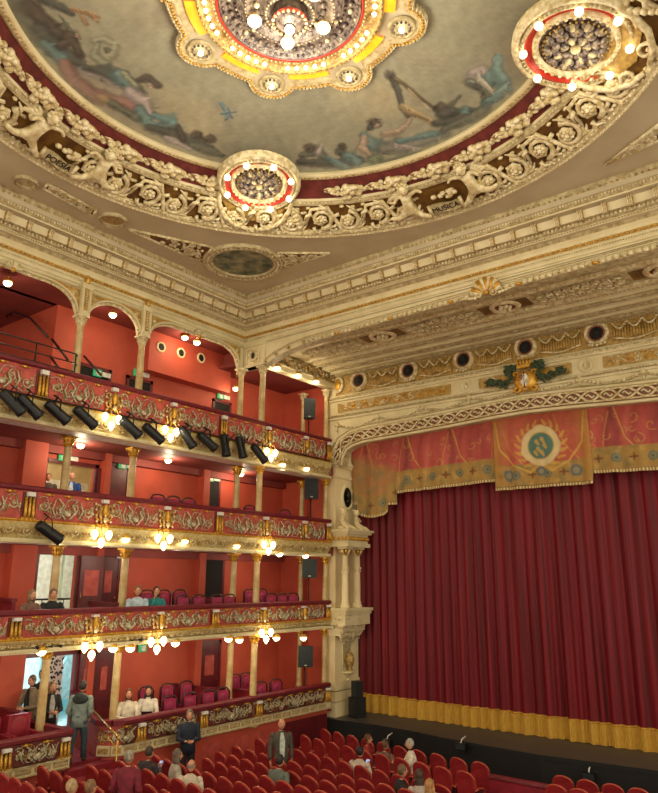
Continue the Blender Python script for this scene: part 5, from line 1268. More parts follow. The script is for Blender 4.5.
# ================================================================== PEOPLE
def P3(*a): return Vector(a)
def person(name_label, loc, rz, pose='stand', h=1.72, top='navy', bot='jeans', hair=(60, 44, 34), hairlen=0, arms='down', skirt=False, bald=False, holds=None, lean=0, woman=False, collar=None, sleeves=None):
    root = empty('person', loc, rz); k = h/1.72
    sit = pose == 'sit'
    hz = .94 if not sit else .50
    sw = .175 if woman else .2
    ln = lean
    J = []; E_ = []
    def j(p, r, par=None):
        J.append(((p[0]*k, p[1]*k, p[2]*k), tuple(v*k for v in r) if hasattr(r, '__len__') else r*k)); 
        if par is not None: E_.append((par, len(J)-1))
        return len(J)-1
    pel = j((0, 0, hz), (.15, .11)); wa = j((0, .02+ln*.3, hz+.18), (.135, .1), pel); chst = j((0, .02+ln*.7, hz+.36), (.165, .11), wa); nk0 = j((0, .02+ln, hz+.5), (.075, .07), chst); nk = j((0, .03+ln, hz+.57), .055, nk0)
    hc = P3(0, .055+ln*1.1, hz+.70)*k
    hands = []
    for s in (-1, 1):
        sh = j((s*sw, .02+ln*.8, hz+.44), .06, chst)
        if arms == 'down': el, ha = (s*.26, -.01, hz+.15), (s*.25, .08, hz-.08)
        elif arms == 'front': el, ha = (s*.25, .08, hz+.16), (s*.07, .3, hz+.14)
        elif arms == 'rail': el, ha = (s*.28, .16+ln, hz+.22), (s*.14, .42+ln, hz+.3)
        elif arms == 'chin': el, ha = ((.2, .2, hz+.2), (.06, .17, hz+.56)) if s > 0 else ((-.26, .16, hz+.18), (-.05, .33, hz+.2))
        elif arms == 'phone': el, ha = (s*.24, .12, hz+.2), (s*.05, .34, hz+.36)
        elif arms == 'back': el, ha = (s*.27, -.06, hz+.17), (s*.2, .12, hz+.02)
        e = j(el, .045, sh); w_ = j(ha, .03, e); hands.append((P3(*el)*k, P3(*ha)*k))
    knee, foot = [], []
    for s in (-1, 1):
        if sit: hp = j((s*.09, .02, hz-.01), .09, pel); kn = j((s*.11, .42, hz+.02), .065, hp); an = j((s*.11, .42, .1), .04, kn); ft = j((s*.11, .56, .05), .04, an)
        else:
            st_ = .12*s if pose == 'walk' else 0
            hp = j((s*.09, 0, hz-.06), .095, pel); kn = j((s*.1, .03+st_, .5), .065, hp); an = j((s*.1, st_*1.6-.02, .09), .04, kn); ft = j((s*.1, .13+st_*1.6, .04), .04, an)
        knee.append((P3(*J[hp][0]), P3(*J[kn][0]), P3(*J[an][0]), P3(*J[ft][0])))
    b = MB(); me_to_mb(b, skin_mesh('body', J, E_, 1), M['skin'])
    b.ball(hc, (.078*k, .095*k, .115*k), M['skin'], 14, 10)
    b.ball(hc+P3(0, .095*k, -.01*k), (.014*k, .02*k, .025*k), M['skin'], 6, 5)
    for s in (-1, 1): b.ball(hc+P3(s*.08*k, 0, -.005*k), (.012*k, .02*k, .03*k), M['skin'], 6, 4); b.ball(hc+P3(s*.032*k, .085*k, .02*k), (.013*k, .01*k, .009*k), M['eye'], 6, 4)
    b.ball(hc+P3(0, .085*k, -.05*k), (.024*k, .01*k, .007*k), M['lip'], 6, 4)
    for el, ha in hands:
        d = (ha-el).normalized(); sd = d.orthogonal().normalized(); up = d.cross(sd)
        b.obox(ha+d*.045*k, d*.045*k, sd*.036*k, up*.014*k, M['skin'])
        for q in range(4):
            o_ = sd*(.027-.018*q)*k; L = (.075, .085, .08, .062)[q]*k
            b.tube([ha+d*.085*k+o_, ha+d*(.085*k+L*.5)+o_+up*.008*k, ha+d*(.085*k+L*.9)+o_-up*.02*k], .009*k, M['skin'], 5)
        b.tube([ha+d*.02*k+sd*.03*k, ha+d*.05*k+sd*.06*k, ha+d*.08*k+sd*.062*k], .011*k, M['skin'], 5)
    b.build('body', root)
    cm = lambda c, nm: mat('cloth_%d_%d_%d' % c, c, .8, c2=tuple(int(v*.82) for v in c), nscale=10)
    topm = cm(top, 't'); botm = cm(bot, 'b')
    def stack(mb, lv, m, n=14):
        vs = [(c[0]*k+rx*k*math.cos(2*PI*j_/n), c[1]*k+ry*k*math.sin(2*PI*j_/n), c[2]*k) for c, rx, ry in lv for j_ in range(n)]
        mb.add(vs, [(i*n+j_, i*n+(j_+1) % n, (i+1)*n+(j_+1) % n, (i+1)*n+j_) for i in range(len(lv)-1) for j_ in range(n)]+[tuple(range(n))[::-1], tuple((len(lv)-1)*n+j_ for j_ in range(n))], m, True)
    sm_ = MB(); yy = lambda t: .015+ln*t; wr = .9 if woman else 1
    stack(sm_, [((0, yy(0), hz-(.16 if not sit else .06)), .19*wr, .145), ((0, yy(0), hz+.02), .185*wr, .14), ((0, yy(.3), hz+.16), .165*wr, .125), ((0, yy(.7), hz+.34), (sw+.035), .14), ((0, yy(.8), hz+.44), (sw+.02), .12), ((0, yy(.9), hz+.5), sw*.72, .095), ((0, yy(1), hz+.55), .065, .065)], topm)
    for q in range(2):
        base = 5+q*3; a_, e_, w_ = (Vector(J[base+i][0]) for i in range(3)); w2 = e_.lerp(w_, .88)
        sm_.ball(a_, .078*k, topm, 10, 7); sm_.tube([a_, a_.lerp(e_, .5), e_, e_.lerp(w2, .5), w2], [.074*k, .066*k, .058*k, .052*k, .044*k], topm, 10)
        sm_.ball(e_, .058*k, topm, 8, 6)
    o = sm_.build('jacket' if collar else 'shirt', root)
    if collar:
        c_ = MB(); yb = .02+ln
        c_.extr([(-.05*k, (.155+yb)*k, (hz+.0)*k), (.05*k, (.155+yb)*k, (hz+.0)*k), (.065*k, (.15+yb)*k, (hz+.34)*k), (.03*k, (.115+yb)*k, (hz+.52)*k), (-.03*k, (.115+yb)*k, (hz+.52)*k), (-.065*k, (.15+yb)*k, (hz+.34)*k)], (0, -.05*k, 0), cm(collar, 'c'))
        c_.build('shirt_front', root)
    t_ = MB(); stack(t_, [((0, 0, hz-.12), .165*wr, .12), ((0, 0, hz-.02), .17*wr, .125), ((0, 0, hz+.08), .155*wr, .12)], botm)
    for q in range(2):
        hp, kn, an, ft = knee[q]; t_.ball(hp, .1*k, botm, 10, 7); t_.ball(kn, .076*k, botm, 9, 6); t_.tube([hp, hp.lerp(kn, .5), kn, kn.lerp(an, .5), an], [.105*k, .092*k, .076*k, .072*k, .062*k], botm, 10)
    t_.build('trousers', root)
    s_ = MB()
    for q in range(2):
        an, ft = knee[q][2], knee[q][3]; s_.ball((an+ft)/2+P3(0, .02, -.02)*k, (.05*k, .14*k, .045*k), cm((46, 40, 38), 's'), 8, 5)
    s_.build('shoes', root)
    if True:
        hm = mat('hair_%d_%d_%d' % hair, hair, .6, c2=tuple(int(v*.7) for v in hair), nscale=25, stretch=(1, 1, .3))
        hb = MB()
        if bald: hb.lathe([(.083*k, -.035*k), (.086*k, .0), (.082*k, .035*k), (.07*k, .05*k)], hm, hc+P3(0, -.008*k, 0), 16, None, PI*.98, PI*2.02); 
        else:
            vs = []; N, K_ = 18, 8
            hb.ball(hc+P3(0, -.02*k, .026*k), (.092*k, .1*k, .114*k), hm, 14, 9)
            if hairlen:
                hb.ball(hc+P3(0, -.06*k, -.06*k-hairlen*.4*k), (.085*k, .055*k, (.09+hairlen*.6)*k), hm, 12, 8)
                for s in (-1, 1): hb.ball(hc+P3(s*.075*k, -.01*k, -.05*k-hairlen*.4*k), (.028*k, .05*k, (.07+hairlen*.5)*k), hm, 8, 6)
        hb.build('hair', root)
    tag(root, name_label, 'person')
    if holds:
        kind, c, lb, dim = holds; p = (hands[0][1]+hands[1][1])/2+P3(0, .06, .03)*k if kind != 'paper2' else hands[1][1]
        b = MB(); b.obox((0, 0, 0), (dim[0], 0, 0), (0, dim[1]*.5, dim[1]*.85), (0, -.007, .004), mat('held_%s' % kind, c, .4, emit=c if kind == 'phone' else None, estr=.8 if kind == 'phone' else 0))
        o = b.build({'phone': 'phone', 'bag': 'handbag'}.get(kind, 'programme')); o.matrix_world = Matrix.Translation(loc) @ Matrix.Rotation(rz, 4, 'Z') @ Matrix.Translation(p)
        tag(o, lb, 'phone' if kind == 'phone' else 'programme')
    return root
def face(fx, fy): return math.atan2(-fx, fy)
TOCAM = lambda x, y: face(-x, -y)
dk, gr, bl_ = (40, 32, 28), (150, 142, 130), (176, 150, 110)
def fz(y): return floorz(y)
def sp_(label, x, y, rz, **k): return person(label, (x, y, fz(y)), rz, **k)
sp_('standing person in an olive grey jacket over a white shirt among the stalls seats', -12.15, 13.95, TOCAM(-12, 13.9)+.25, h=1.76, top=(84, 76, 66), collar=(206, 216, 204), bot=(52, 48, 50), hair=(96, 80, 66), bald=True)
sp_('standing person in a navy sweater looking down beside the box front', -14.5, 13.1, TOCAM(-14.5, 13)+.1, h=1.76, top=(34, 42, 60), bot=(36, 36, 44), hair=(128, 112, 92), arms='front', lean=.05)
seatrows = [ ]
sp_('grey haired person in a maroon shirt seen from behind in the lower left rows', -11.45, 8.92, face(-.5, .86), h=1.62, top=(128, 34, 52), bot=(50, 46, 48), hair=(168, 158, 140), arms='back')
sp_('seated person looking at a bright phone beside the maroon shirt', -13.2, 10.8, .1, pose='sit', top=(60, 50, 54), bot=(40, 40, 46), hair=(78, 60, 48), arms='phone', holds=('phone', (120, 180, 240), 'lit blue phone held by a seated person near the box corner', (.04, .08)))
sp_('seated person with tied grey brown hair next to the navy sweater', -12.6, 11.05, -.5, pose='sit', top=(190, 178, 160), bot=(70, 62, 60), hair=(120, 104, 88), woman=True, arms='front', hairlen=.05)
sp_('seated bald person in a pale cream shirt in front of the navy sweater', -11.75, 10.72, .5, pose='sit', h=1.66, top=(226, 212, 190), bot=(70, 66, 64), hair=(170, 150, 130), bald=True, arms='front')
sp_('seated person with short dark hair in front of the olive grey jacket', -10.85, 12.4, 0, pose='sit', top=(110, 120, 110), bot=(50, 50, 54), hair=(44, 38, 36))
sp_('seated person with curly brown hair in the second row by the aisle', -11.57, 16.75, -.9, pose='sit', h=1.66, top=(158, 44, 44), bot=(60, 50, 50), hair=(112, 72, 44))
sp_('seated person with black hair holding a blue phone in the third row', -10.4, 14.75, .1, pose='sit', h=1.72, top=(206, 190, 176), bot=(60, 50, 50), hair=(20, 20, 24), arms='phone', holds=('phone', (60, 140, 220), 'bright blue phone held by a black haired person', (.045, .085)))
sp_('seated person with brown hair beside the curly haired one', -10.75, 16.35, 0, pose='sit', h=1.66, top=(120, 90, 80), bot=(60, 50, 50), hair=(104, 74, 50))
sp_('seated person with white grey hair turning round near the stage', -10.15, 16.7, 2.2, pose='sit', h=1.76, top=(232, 222, 204), bot=(60, 50, 50), hair=(190, 184, 174), arms='rail')
sp_('seated person in black with short fair brown hair', -8.55, 13.6, -.7, pose='sit', h=1.74, top=(32, 28, 32), bot=(40, 40, 46), hair=(120, 92, 66))
sp_('seated person with long dark brown hair in a pale top', -8.1, 13.62, .7, pose='sit', h=1.7, top=(196, 180, 170), bot=(60, 50, 50), hair=(74, 52, 40), hairlen=.2, woman=True, arms='chin')
sp_('seated blonde person lifting white sheets of paper at the aisle end', -7.5, 12.95, .2, pose='sit', h=1.7, top=(196, 168, 140), bot=(70, 60, 60), hair=(190, 140, 84), hairlen=.15, woman=True, arms='phone', holds=('paper2', (240, 232, 214), 'white programme sheet held up by the blonde person', (.1, .15)))
sp_('seated person with pale blond hair in the bottom left rows', -11.47, 7.76, 0, pose='sit', h=1.72, top=(150, 120, 110), bot=(60, 50, 50), hair=(206, 176, 130))
sp_('seated person with light brown hair beside the pale blond one', -11.25, 7.98, 0, pose='sit', h=1.72, top=(120, 70, 60), bot=(60, 50, 50), hair=(150, 112, 76))
fD, fC, fB = Z(FL['D']), Z(FL['C']), Z(FL['B'])
person('person seen from behind in a grey green hooded jacket on the carpeted stairs', (-15.15, 10.35, Z(-4.08)), face(-.6, .8), pose='walk', h=1.7, top=(132, 148, 140), bot=(58, 78, 88), hair=(52, 44, 40), arms='back')
hd = [o for o in COL.objects if o.get('label', '').startswith('person seen from behind')][0]
b = MB(); b.ball((0, -.05, 1.36), (.19, .13, .12), mat('dark_hood', (44, 54, 52), .8), 12, 7); b.ball((0, -.1, 1.42), (.11, .09, .1), mat('dark_hood', (44, 54, 52), .8), 10, 6); b.build('dark_hood', hd)
person('standing person in a tan coat behind the left column', (-16.9, 10.15, fD), face(.3, -.9), h=1.78, top=(150, 132, 106), collar=(40, 40, 40), bot=(46, 44, 46), hair=(120, 90, 66), arms='front')
person('standing person in a black coat with tied light hair right of the left column', (-16.4, 10.35, fD), face(.9, -.2), h=1.66, top=(30, 30, 34), collar=(190, 190, 186), bot=(34, 34, 38), hair=(164, 128, 92), woman=True, arms='front', hairlen=.05)
person('person standing in the bright doorway of the ground tier in dark clothes', (-17.3, 10.65, fD), face(.6, -.8), h=1.84, top=(40, 36, 40), bot=(40, 40, 44), hair=(60, 46, 40))
wz = dict(pose='sit', woman=True)
person('seated person in a cream sweater with auburn hair at the box corner', (-15.72, 12.12, fD+.1), face(.75, -.5), h=1.7, top=(226, 214, 196), bot=(60, 50, 54), hair=(126, 76, 50), hairlen=.08, arms='front', **wz)
person('seated person in a white top with long dark hair reading in the ground tier box', (-15.72, 12.75, fD+.1), face(.7, -.6), h=1.7, top=(232, 222, 208), bot=(50, 40, 44), hair=(48, 32, 32), hairlen=.2, arms='front', holds=('programme', (60, 30, 40), 'dark open programme on the lap of the long haired person', (.14, .1)), **wz)
person('seated person in a brown patterned top leaning on the second tier rail', (-15.55, 9.05, fC), face(.85, .1), h=1.66, top=(128, 96, 84), bot=(50, 50, 54), hair=(140, 112, 76), hairlen=.06, arms='rail', **wz)
person('seated person in a black shirt leaning on the second tier rail', (-15.55, 9.6, fC), face(.85, -.2), pose='sit', h=1.68, top=(30, 32, 42), bot=(40, 40, 44), hair=(110, 94, 80), arms='rail')
person('seated person in a pale blue shirt in the second tier', (-15.5, 12.0, fC), face(.8, -.5), pose='sit', h=1.76, top=(186, 206, 222), bot=(60, 60, 70), hair=(130, 104, 70), arms='front')
person('seated person in a teal top resting chin on hand in the second tier', (-15.5, 12.6, fC), face(.8, -.4), h=1.74, top=(38, 132, 134), bot=(50, 50, 54), hair=(96, 48, 40), hairlen=.03, arms='chin', **wz)
person('person in a bright blue jacket standing in the third tier doorway', (-17.45, 11.0, fB), face(.8, -.55), h=1.64, top=(30, 70, 150), collar=(210, 226, 236), bot=(50, 50, 60), hair=(140, 110, 90), bald=True)
person('person with short hair standing low in the third tier doorway at its left', (-17.45, 10.3, fB), face(.8, -.55), h=1.52, top=(90, 80, 76), bot=(50, 50, 60), hair=(130, 104, 84))

# ================================================================== SEATING
def seat_proto():
    root = empty('stalls_seat', (0, 0, 0)); w, hb = .245, .98
    def outline(sc=1, n=10): 
        pts = [(-w*sc*.94, .42), (-w*sc, .7)]
        for i in range(n+1): a = PI-PI*i/n; pts.append((w*sc*math.cos(a), .74+(hb-.74)*sc*math.sin(a)**.8 if 0 < i < n else .74))
        pts += [(w*sc, .7), (w*sc*.94, .42)]; return pts
    b = MB(); o = outline(.97); tilt = lambda x, z, d: (x, d-.16*(z-.42)+.05*(x/w)**2*1.0, z)
    n = len(o); f1 = [tilt(x, z, -.04) for x, z in o]; f2 = [tilt(x, z, .045) for x, z in o]
    b.add(f1+f2, [tuple(range(n)), tuple(range(n, 2*n))[::-1]]+[(i, (i+1) % n, n+(i+1) % n, n+i) for i in range(n)], M['seatred'])
    bk_ = b.build('backrest', root)
    b = MB(); b.tube([tilt(x, z, 0) for x, z in outline(1.0)], .02, M['seatrim'], 6); b.build('wooden_rim', bk_)
    b = MB(); b.extr([(-w, .02, .3), (w, .02, .3), (w, .02, .42), (-w, .02, .42)], (0, .42, .03), M['seatred']); b.build('cushion', root)
    for s in (-1, 1):
        b = MB(); b.tube([(s*(w+.025), -.05, .6), (s*(w+.025), .1, .63), (s*(w+.025), .34, .6), (s*(w+.025), .36, .45)], .024, M['seatrim'], 6); b.build('armrest', root)
        b = MB(); b.box(s*(w+.025)-.02, s*(w+.025)+.02, -.02, .26, 0, .58, M['dwood']); b.build('side_support', root)
    return root
sproto = seat_proto(); used = [False]
ORD = ['first', 'second', 'third', 'fourth', 'fifth', 'sixth', 'seventh', 'eighth', 'ninth', 'tenth', 'eleventh', 'twelfth', 'thirteenth']
def seat(x, y, rz, label, group):
    if not used[0]: o = sproto; used[0] = True; o.location = (x, y, fz(y)); o.rotation_euler = (0, 0, rz)
    else: o = dup(sproto, (x, y, fz(y)), rz)
    tag(o, label, 'theatre seat', group)
ROWS = [('front row', -14.16, .618, 10, (.02, -.03, 17.35)), ('second row', -13.73, .603, 10, (.02, -.03, 15.99)), ('third row', -14.07, .556, 12, (.01, -.11, 14.26)),
 ('fourth row', -13.61, .539, 12, (.01, -.06, 13.33)), ('fifth row', -13.31, .513, 12, (.01, -.05, 12.56)), ('sixth row', -12.89, .523, 9, (.02, .01, 11.87)),
 ('seventh row', -13.87, .523, 9, (.02, .04, 11.16)), ('eighth row', -13.82, .522, 8, (0, -.09, 10.09)), ('ninth row', -13.81, .537, 6, (0, -.09, 9.34)),
 ('tenth row', -14.32, .56, 5, (0, -.1, 8.42)), ('eleventh row', -14.19, .5, 5, (0, -.06, 7.77)), ('twelfth row', -12.6, .52, 3, (0, -.06, 7.15))]
for nm, x0, dx, n, (a, b_, c) in ROWS:
    for i in range(n):
        x = x0+dx*i; u = x+7.8; y = a*u*u+b_*u+c; rz = math.atan(2*a*u+b_)
        seat(x, y, rz, f'red velvet stalls seat, {ORD[i]} from the left in the {nm} from the stage', 'red stalls seats left of the centre aisle')
for i in range(5): seat(-6.56+.55*i, 17.45+.02*i, .03, f'red velvet stalls seat right of the aisle, {ORD[i]} from the aisle in the front row', 'red stalls seats right of the centre aisle')
for i in range(5): seat(-6.3+.5*i, 16.35, .02, f'red velvet stalls seat right of the aisle, {ORD[i]} from the aisle in the second row', 'red stalls seats right of the centre aisle')
b = MB(); b.box(-8.15, -6.75, 16.9, 17.05, fz(17), fz(17)+.72, M['boxseat']); b.tube([(-8.15, 16.97, fz(17)+.75), (-6.75, 16.97, fz(17)+.75)], .085, M['rail'], 8)
bb = b.build('padded_barrier'); tag(bb, 'low red padded barrier across the centre aisle below the stage', 'barrier')

# box chairs
def chair_proto(seated=True):
    root = empty('box_chair', (0, 0, 0))
    b = MB(); b.box(-.17, .17, -.03, .03, .56, 1.02, M['mag']); b.ball((0, 0, .79), (.15, .06, .21), M['mag'], 12, 7); b.build('backrest', root)
    b = MB()
    b.tube([(-.19, 0, .42), (-.21, 0, .98), (-.13, 0, 1.08), (0, 0, 1.1), (.13, 0, 1.08), (.21, 0, .98), (.19, 0, .42)], .024, M['dwood'], 6); b.tube([(-.21, 0, .5), (.21, 0, .5)], .02, M['dwood'], 5); b.build('back_frame', root)
    b = MB(); b.box(-.23, .23, -.02, .42, .4, .48, M['mag']); b.build('seat', root)
    for x in (-.2, .2):
        for y in (0, .38): b = MB(); b.tube([(x, y, 0), (x, y, .4)], .022, M['dwood'], 6); b.build('leg', root)
    return root
cp = chair_proto(); cu_ = [False]; RZC = face(.93, -.35)
def chair(x, y, z, rz, label):
    if not cu_[0]: cu_[0] = True; o = cp; o.location = (x, y, z); o.rotation_euler = (0, 0, rz)
    else: o = dup(cp, (x, y, z), rz)
    tag(o, label, 'chair', 'magenta box chairs')
for t, r_, L in (('ground tier', 'front', [(-15.62, 13.4), (-15.62, 14.1), (-15.62, 14.78), (-15.62, 15.35), (-15.62, 16.95), (-15.62, 17.65)]), ('ground tier', 'back', [(-16.75, 13.5), (-16.75, 14.25), (-16.75, 14.95), (-16.75, 16.95), (-16.75, 17.45)]),
                 ('second tier', 'front', [(-15.62, 13.65), (-15.62, 14.25), (-15.62, 14.95), (-15.62, 15.45), (-15.62, 17.3), (-15.62, 17.85), (-15.62, 18.4)]), ('second tier', 'back', [(-16.75, 13.3), (-16.75, 13.9), (-16.75, 14.5), (-16.75, 17.5), (-16.75, 18.1)]),
                 ('third tier', 'front', [(-15.62, 12.55), (-15.62, 13.1), (-15.62, 13.65), (-15.62, 16.2), (-15.62, 17.9)])):
    z = {'g': fD+.0, 's': fC+.0, 't': fB}[t[0]]
    for i, (x, y) in enumerate(L):
        dz = .12 if r_ == 'back' else 0
        chair(x, y, z+dz, RZC, f'magenta upholstered chair, {ORD[i]} from the left in the {r_} row of the {t} boxes')
st_ = MB()
for f_, y0, y1 in ((fD, 11.9, 19.6), (fC, 12.3, 19.6)): st_.box(XB, -16.3, y0, y1, f_, f_+.12, M['carpet'])
o = st_.build('floor_box_platform'); st(o)
# crimson theatre seats in the left ground tier box
def bseat():
    root = empty('box_armchair', (0, 0, 0))
    b = MB(); b.box(-.26, .26, -.08, .06, .4, .95, M['boxseat']); b.ball((0, .04, .68), (.23, .06, .25), M['boxseat'], 10, 6); b.build('backrest', root)
    b = MB(); b.box(-.25, .25, .05, .5, .32, .46, M['boxseat']); b.build('cushion', root)
    for s in (-1, 1): b = MB(); b.box(s*.3-.035, s*.3+.035, -.05, .45, 0, .6, M['boxseat']); b.build('armrest', root)
    return root
bs = bseat(); first = True
for i, (x, y, lb) in enumerate(((-15.55, 9.15, 'crimson armchair nearest the stairway in the left ground tier box'), (-15.55, 8.45, 'crimson armchair in the middle of the front row in the left box'), (-15.55, 7.75, 'crimson armchair at the left end of the front row in the left box'), (-16.5, 8.7, 'crimson armchair in the back row of the left ground tier box'))):
    o = bs if first else dup(bs); first = False; o.location = (x-.12, y, fD+(.42 if i == 3 else .26)); o.rotation_euler = (0, 0, face(.95, .0)); tag(o, lb, 'armchair', 'crimson armchairs in the left box')
# low partitions between boxes
def partition(p, q, z, h, label):
    p, q = Vector((*p, 0)), Vector((*q, 0)); c = (p+q)/2; root = empty('box_partition', (c.x, c.y, z)); d = (q-p)/2; nrm = Vector((-d.y, d.x, 0)).normalized()
    b = MB(); b.obox((0, 0, h/2-.02), d, nrm*.04, (0, 0, h/2-.02), M['boxseat']); b.build('panel', root)
    b = MB(); b.obox((0, 0, h), d*1.02, nrm*.07, (0, 0, .035), M['rail']); b.build('top_rail', root); tag(root, label, 'partition')
partition((-17.55, 15.2), (-15.9, 15.35), fD, 1.02, 'red partition between ground tier boxes left of the close column pair')
partition((-17.0, 16.35), (-15.3, 16.4), fD, .88, 'low red partition behind the close column pair on the ground tier')
partition((-17.5, 9.55), (-16.1, 9.55), fD, 1.1, 'tall crimson partition at the back of the left ground tier box')
partition((-17.5, 15.75), (-15.9, 15.75), fC, .95, 'low red partition by the door of the second tier')
partition((-17.5, 9.15), (-15.7, 8.75), fC, 1.05, 'dark red partition at the left end of the second tier')
partition((-17.5, 11.9), (-15.9, 11.7), fC, .9, 'dark red partition beside the second column of the second tier')
partition((-17.5, 15.9), (-15.7, 15.75), fB, .95, 'low red partition below the dark doorway of the third tier')
partition((-17.5, 12.1), (-15.8, 11.5), fB, .95, 'low red partition beside the second column of the third tier')
partition((-17.5, 9.3), (-15.6, 8.9), fB, .9, 'dark red partition at the left of the third tier')

# ================================================================== DOORS AND HALLS
def door(n, y0, y1, z0, z1, m, openx=False, lite=None):
    root = empty('door_%d' % n, (XB, (y0+y1)/2, z0)); st(root); off = -Vector(root.location)
    b = MB(); 
    b.box(XB-.02, XB+.05, y0-.1, y0, z0, z1+.1, M['redwood']); b.box(XB-.02, XB+.05, y1, y1+.1, z0, z1+.1, M['redwood']); b.box(XB-.02, XB+.05, y0-.1, y1+.1, z1, z1+.1, M['redwood'])
    o = b.build('door_frame', root); o.location = off
    if not openx:
        b = MB(); b.box(XB+.0, XB+.03, y0, y1, z0, z1, m); b.box(XB+.03, XB+.04, y0+.12, y1-.12, z0+.2, z0+.9, M['redwood']); o = b.build('door_leaf', root); o.location = off
        if lite: b = MB(); b.box(XB+.03, XB+.045, y0+.2, y1-.2, z0+1.15, z0+1.75, lite); o = b.build('door_pane', root); o.location = off
        b = MB(); b.ball((XB+.07, y1-.08, z0+1), .03, M['brass']); o = b.build('door_knob', root); o.location = off
    return root
for n, (y0, y1, t, z1, m, lt) in enumerate(((16.2, 17.0, 'D', -2.05, M['redwood'], M['redpanel']), (12.35, 12.95, 'D', -2.05, M['redwood'], M['redpanel']), (16.25, 17.0, 'C', .62, M['dark'], None), (12.2, 12.85, 'C', .62, M['redwood'], M['redpanel']), (16.05, 16.65, 'B', 3.2, M['dark'], None), (12.25, 12.9, 'B', 3.2, M['redwood'], None))):
    door(n+1, y0, y1, Z(FL[t]), Z(z1), m, lite=lt)
for n, (y0, y1) in enumerate(((11.0, 11.95), (12.7, 13.5), (16.3, 17.0))): door(7+n, y0, y1, Z(FL['A']), Z(5.95), M['dark'])
for n, (t, y0, y1, z1) in enumerate(ops): door(10+n, y0, y1, Z(FL[t]), Z(z1), M['redwood'], openx=True)
# open door leaves
for t, y, z1, lb in (('D', 11.85, -2.0, 'dark red open door leaf with brass handle at the bright ground tier doorway'), ('C', 11.6, .58, 'dark red open door leaf with a pane at the pale green second tier doorway'), ('B', 11.86, 3.05, 'dark red open door leaf at the third tier doorway')):
    z0 = Z(FL[t]); root = empty('door_leaf', (XB+.05, y, z0)); root.rotation_euler = (0, 0, -.5 if t != 'B' else -.15); h = Z(z1)-z0
    b = MB(); b.box(0, .05, 0, .62 if t == 'C' else .35, 0, h, M['redwood']); pn_ = b.build('panel', root)
    b = MB(); b.box(.05, .06, .12, .3 if t != 'C' else .5, h*.5, h*.82, M['redpanel']); b.build('door_pane', pn_)
    b = MB(); b.tube([(.08, .06, h*.42), (.08, .06, h*.55)], .015, M['brass'], 6); b.build('handle', pn_); tag(root, lb, 'door')
# halls behind the open doors
for i, (t, m, ztop) in enumerate((('D', 'tealhall', -1.6), ('C', 'greenhall', 1.2), ('B', 'creamhall', 3.6))):
    z0 = Z(FL[t]); b = MB(); X1, X2 = XB-.16, XB-3.6; ya, yb = 9.6, 14.6; z1 = Z(ztop)
    b.quad((X2, ya, z0), (X2, yb, z0), (X2, yb, z1), (X2, ya, z1), M[m]); b.quad((X1, yb, z0), (X2, yb, z0), (X2, yb, z1), (X1, yb, z1), M[m]); b.quad((X1, ya, z0), (X2, ya, z0), (X2, ya, z1), (X1, ya, z1), M[m])
    b.quad((X1, ya, z1), (X2, ya, z1), (X2, yb, z1), (X1, yb, z1), M[m]); b.quad((X1, ya, z0), (X2, ya, z0), (X2, yb, z0), (X1, yb, z0), M['white'])
    for q in range(5): y = ya+.6+q*1.0; b.box(X2, X2+.06, y, y+.08, z0, z1, M['white']); b.box(X2, X2+.03, y+.2, y+.8, z0+.4, z1-.5, M['white'])
    o = b.build('wall_hall_%s' % {'D': 'ground', 'C': 'second', 'B': 'third'}[t]); st(o)
    ld = bpy.data.lights.new('hall_light', 'POINT'); ld.energy = {'D': 150, 'C': 85, 'B': 60}[t]; ld.color = {'D': (.75, .95, 1), 'C': (.95, 1, .85), 'B': (1, .85, .6)}[t]; ld.shadow_soft_size = .3
    lo = bpy.data.objects.new('hall_light', ld); COL.objects.link(lo); lo.location = (XB-1.8, 11.6, z1-.35)
# wrought iron rail and sculpture seen in the halls
root = empty('hall_balustrade', (XB-1.4, 11.6, fC)); b = MB(); b.tube([(0, -1.2, .95), (0, 1.3, .95)], .03, M['bronze'], 6); b.build('top_bar', root)
b = MB()
for q in range(8): b.tube([(0, -1.2+q*.34, 0), (0, -1.2+q*.34, .95)], .014, M['bronze'], 5); b.tube([(0, -1.05+q*.34+x, .5+z) for x, z in spiral(0, 0, .14, 1.2, 0, 1, 10)], .012, M['bronze'], 4)
b.build('ironwork', root); tag(root, 'wrought iron balustrade seen through the pale green second tier doorway', 'balustrade')
root = empty('hall_column', (XB-.9, 11.6, fD)); b = MB(); b.box(-.22, .22, -.22, .22, 0, 2.35, M['white']); b.build('shaft', root)
b = MB(); r_ = random.Random(8)
for q in range(90): y, z = r_.uniform(-.2, .2), r_.uniform(.9, 2.3); b.box(.2, .226, y, y+.04, z, z+.05, M['black'])
b.build('speckled_panel', root)['kind'] = 'stuff'; tag(root, 'white hall column with a black speckled panel beyond the ground tier doorway', 'column')
root = empty('hall_statue', (XB-2.6, 12.6, fD)); b = MB(); J = [((0, 0, .9), .2), ((0, .05, 1.4), .18), ((0, 0, 1.75), .06), ((.1, .3, 1.5), .06), ((.1, .5, 1.8), .04), ((0, -.3, 1.2), .06), ((0, -.1, .4), .16), ((0, 0, .0), .22)]
me_to_mb(b, skin_mesh('st', J, [(0, 1), (1, 2), (1, 3), (3, 4), (1, 5), (0, 6), (6, 7)], 2), M['tealhall']); b.ball((0, 0, 1.9), .11, M['tealhall']); b.build('figure', root); tag(root, 'pale blue statue in the bright hall beyond the ground tier doorway', 'statue')
b = MB(); b.ball((0, 0, 0), (.3, .3, .12), M['glass'], 12, 7); o = b.build('dome_light', loc=(XB-1.8, 11.2, Z(3.5))); tag(o, 'glowing dome light on the ceiling of the third tier hall', 'lamp')
ld = None
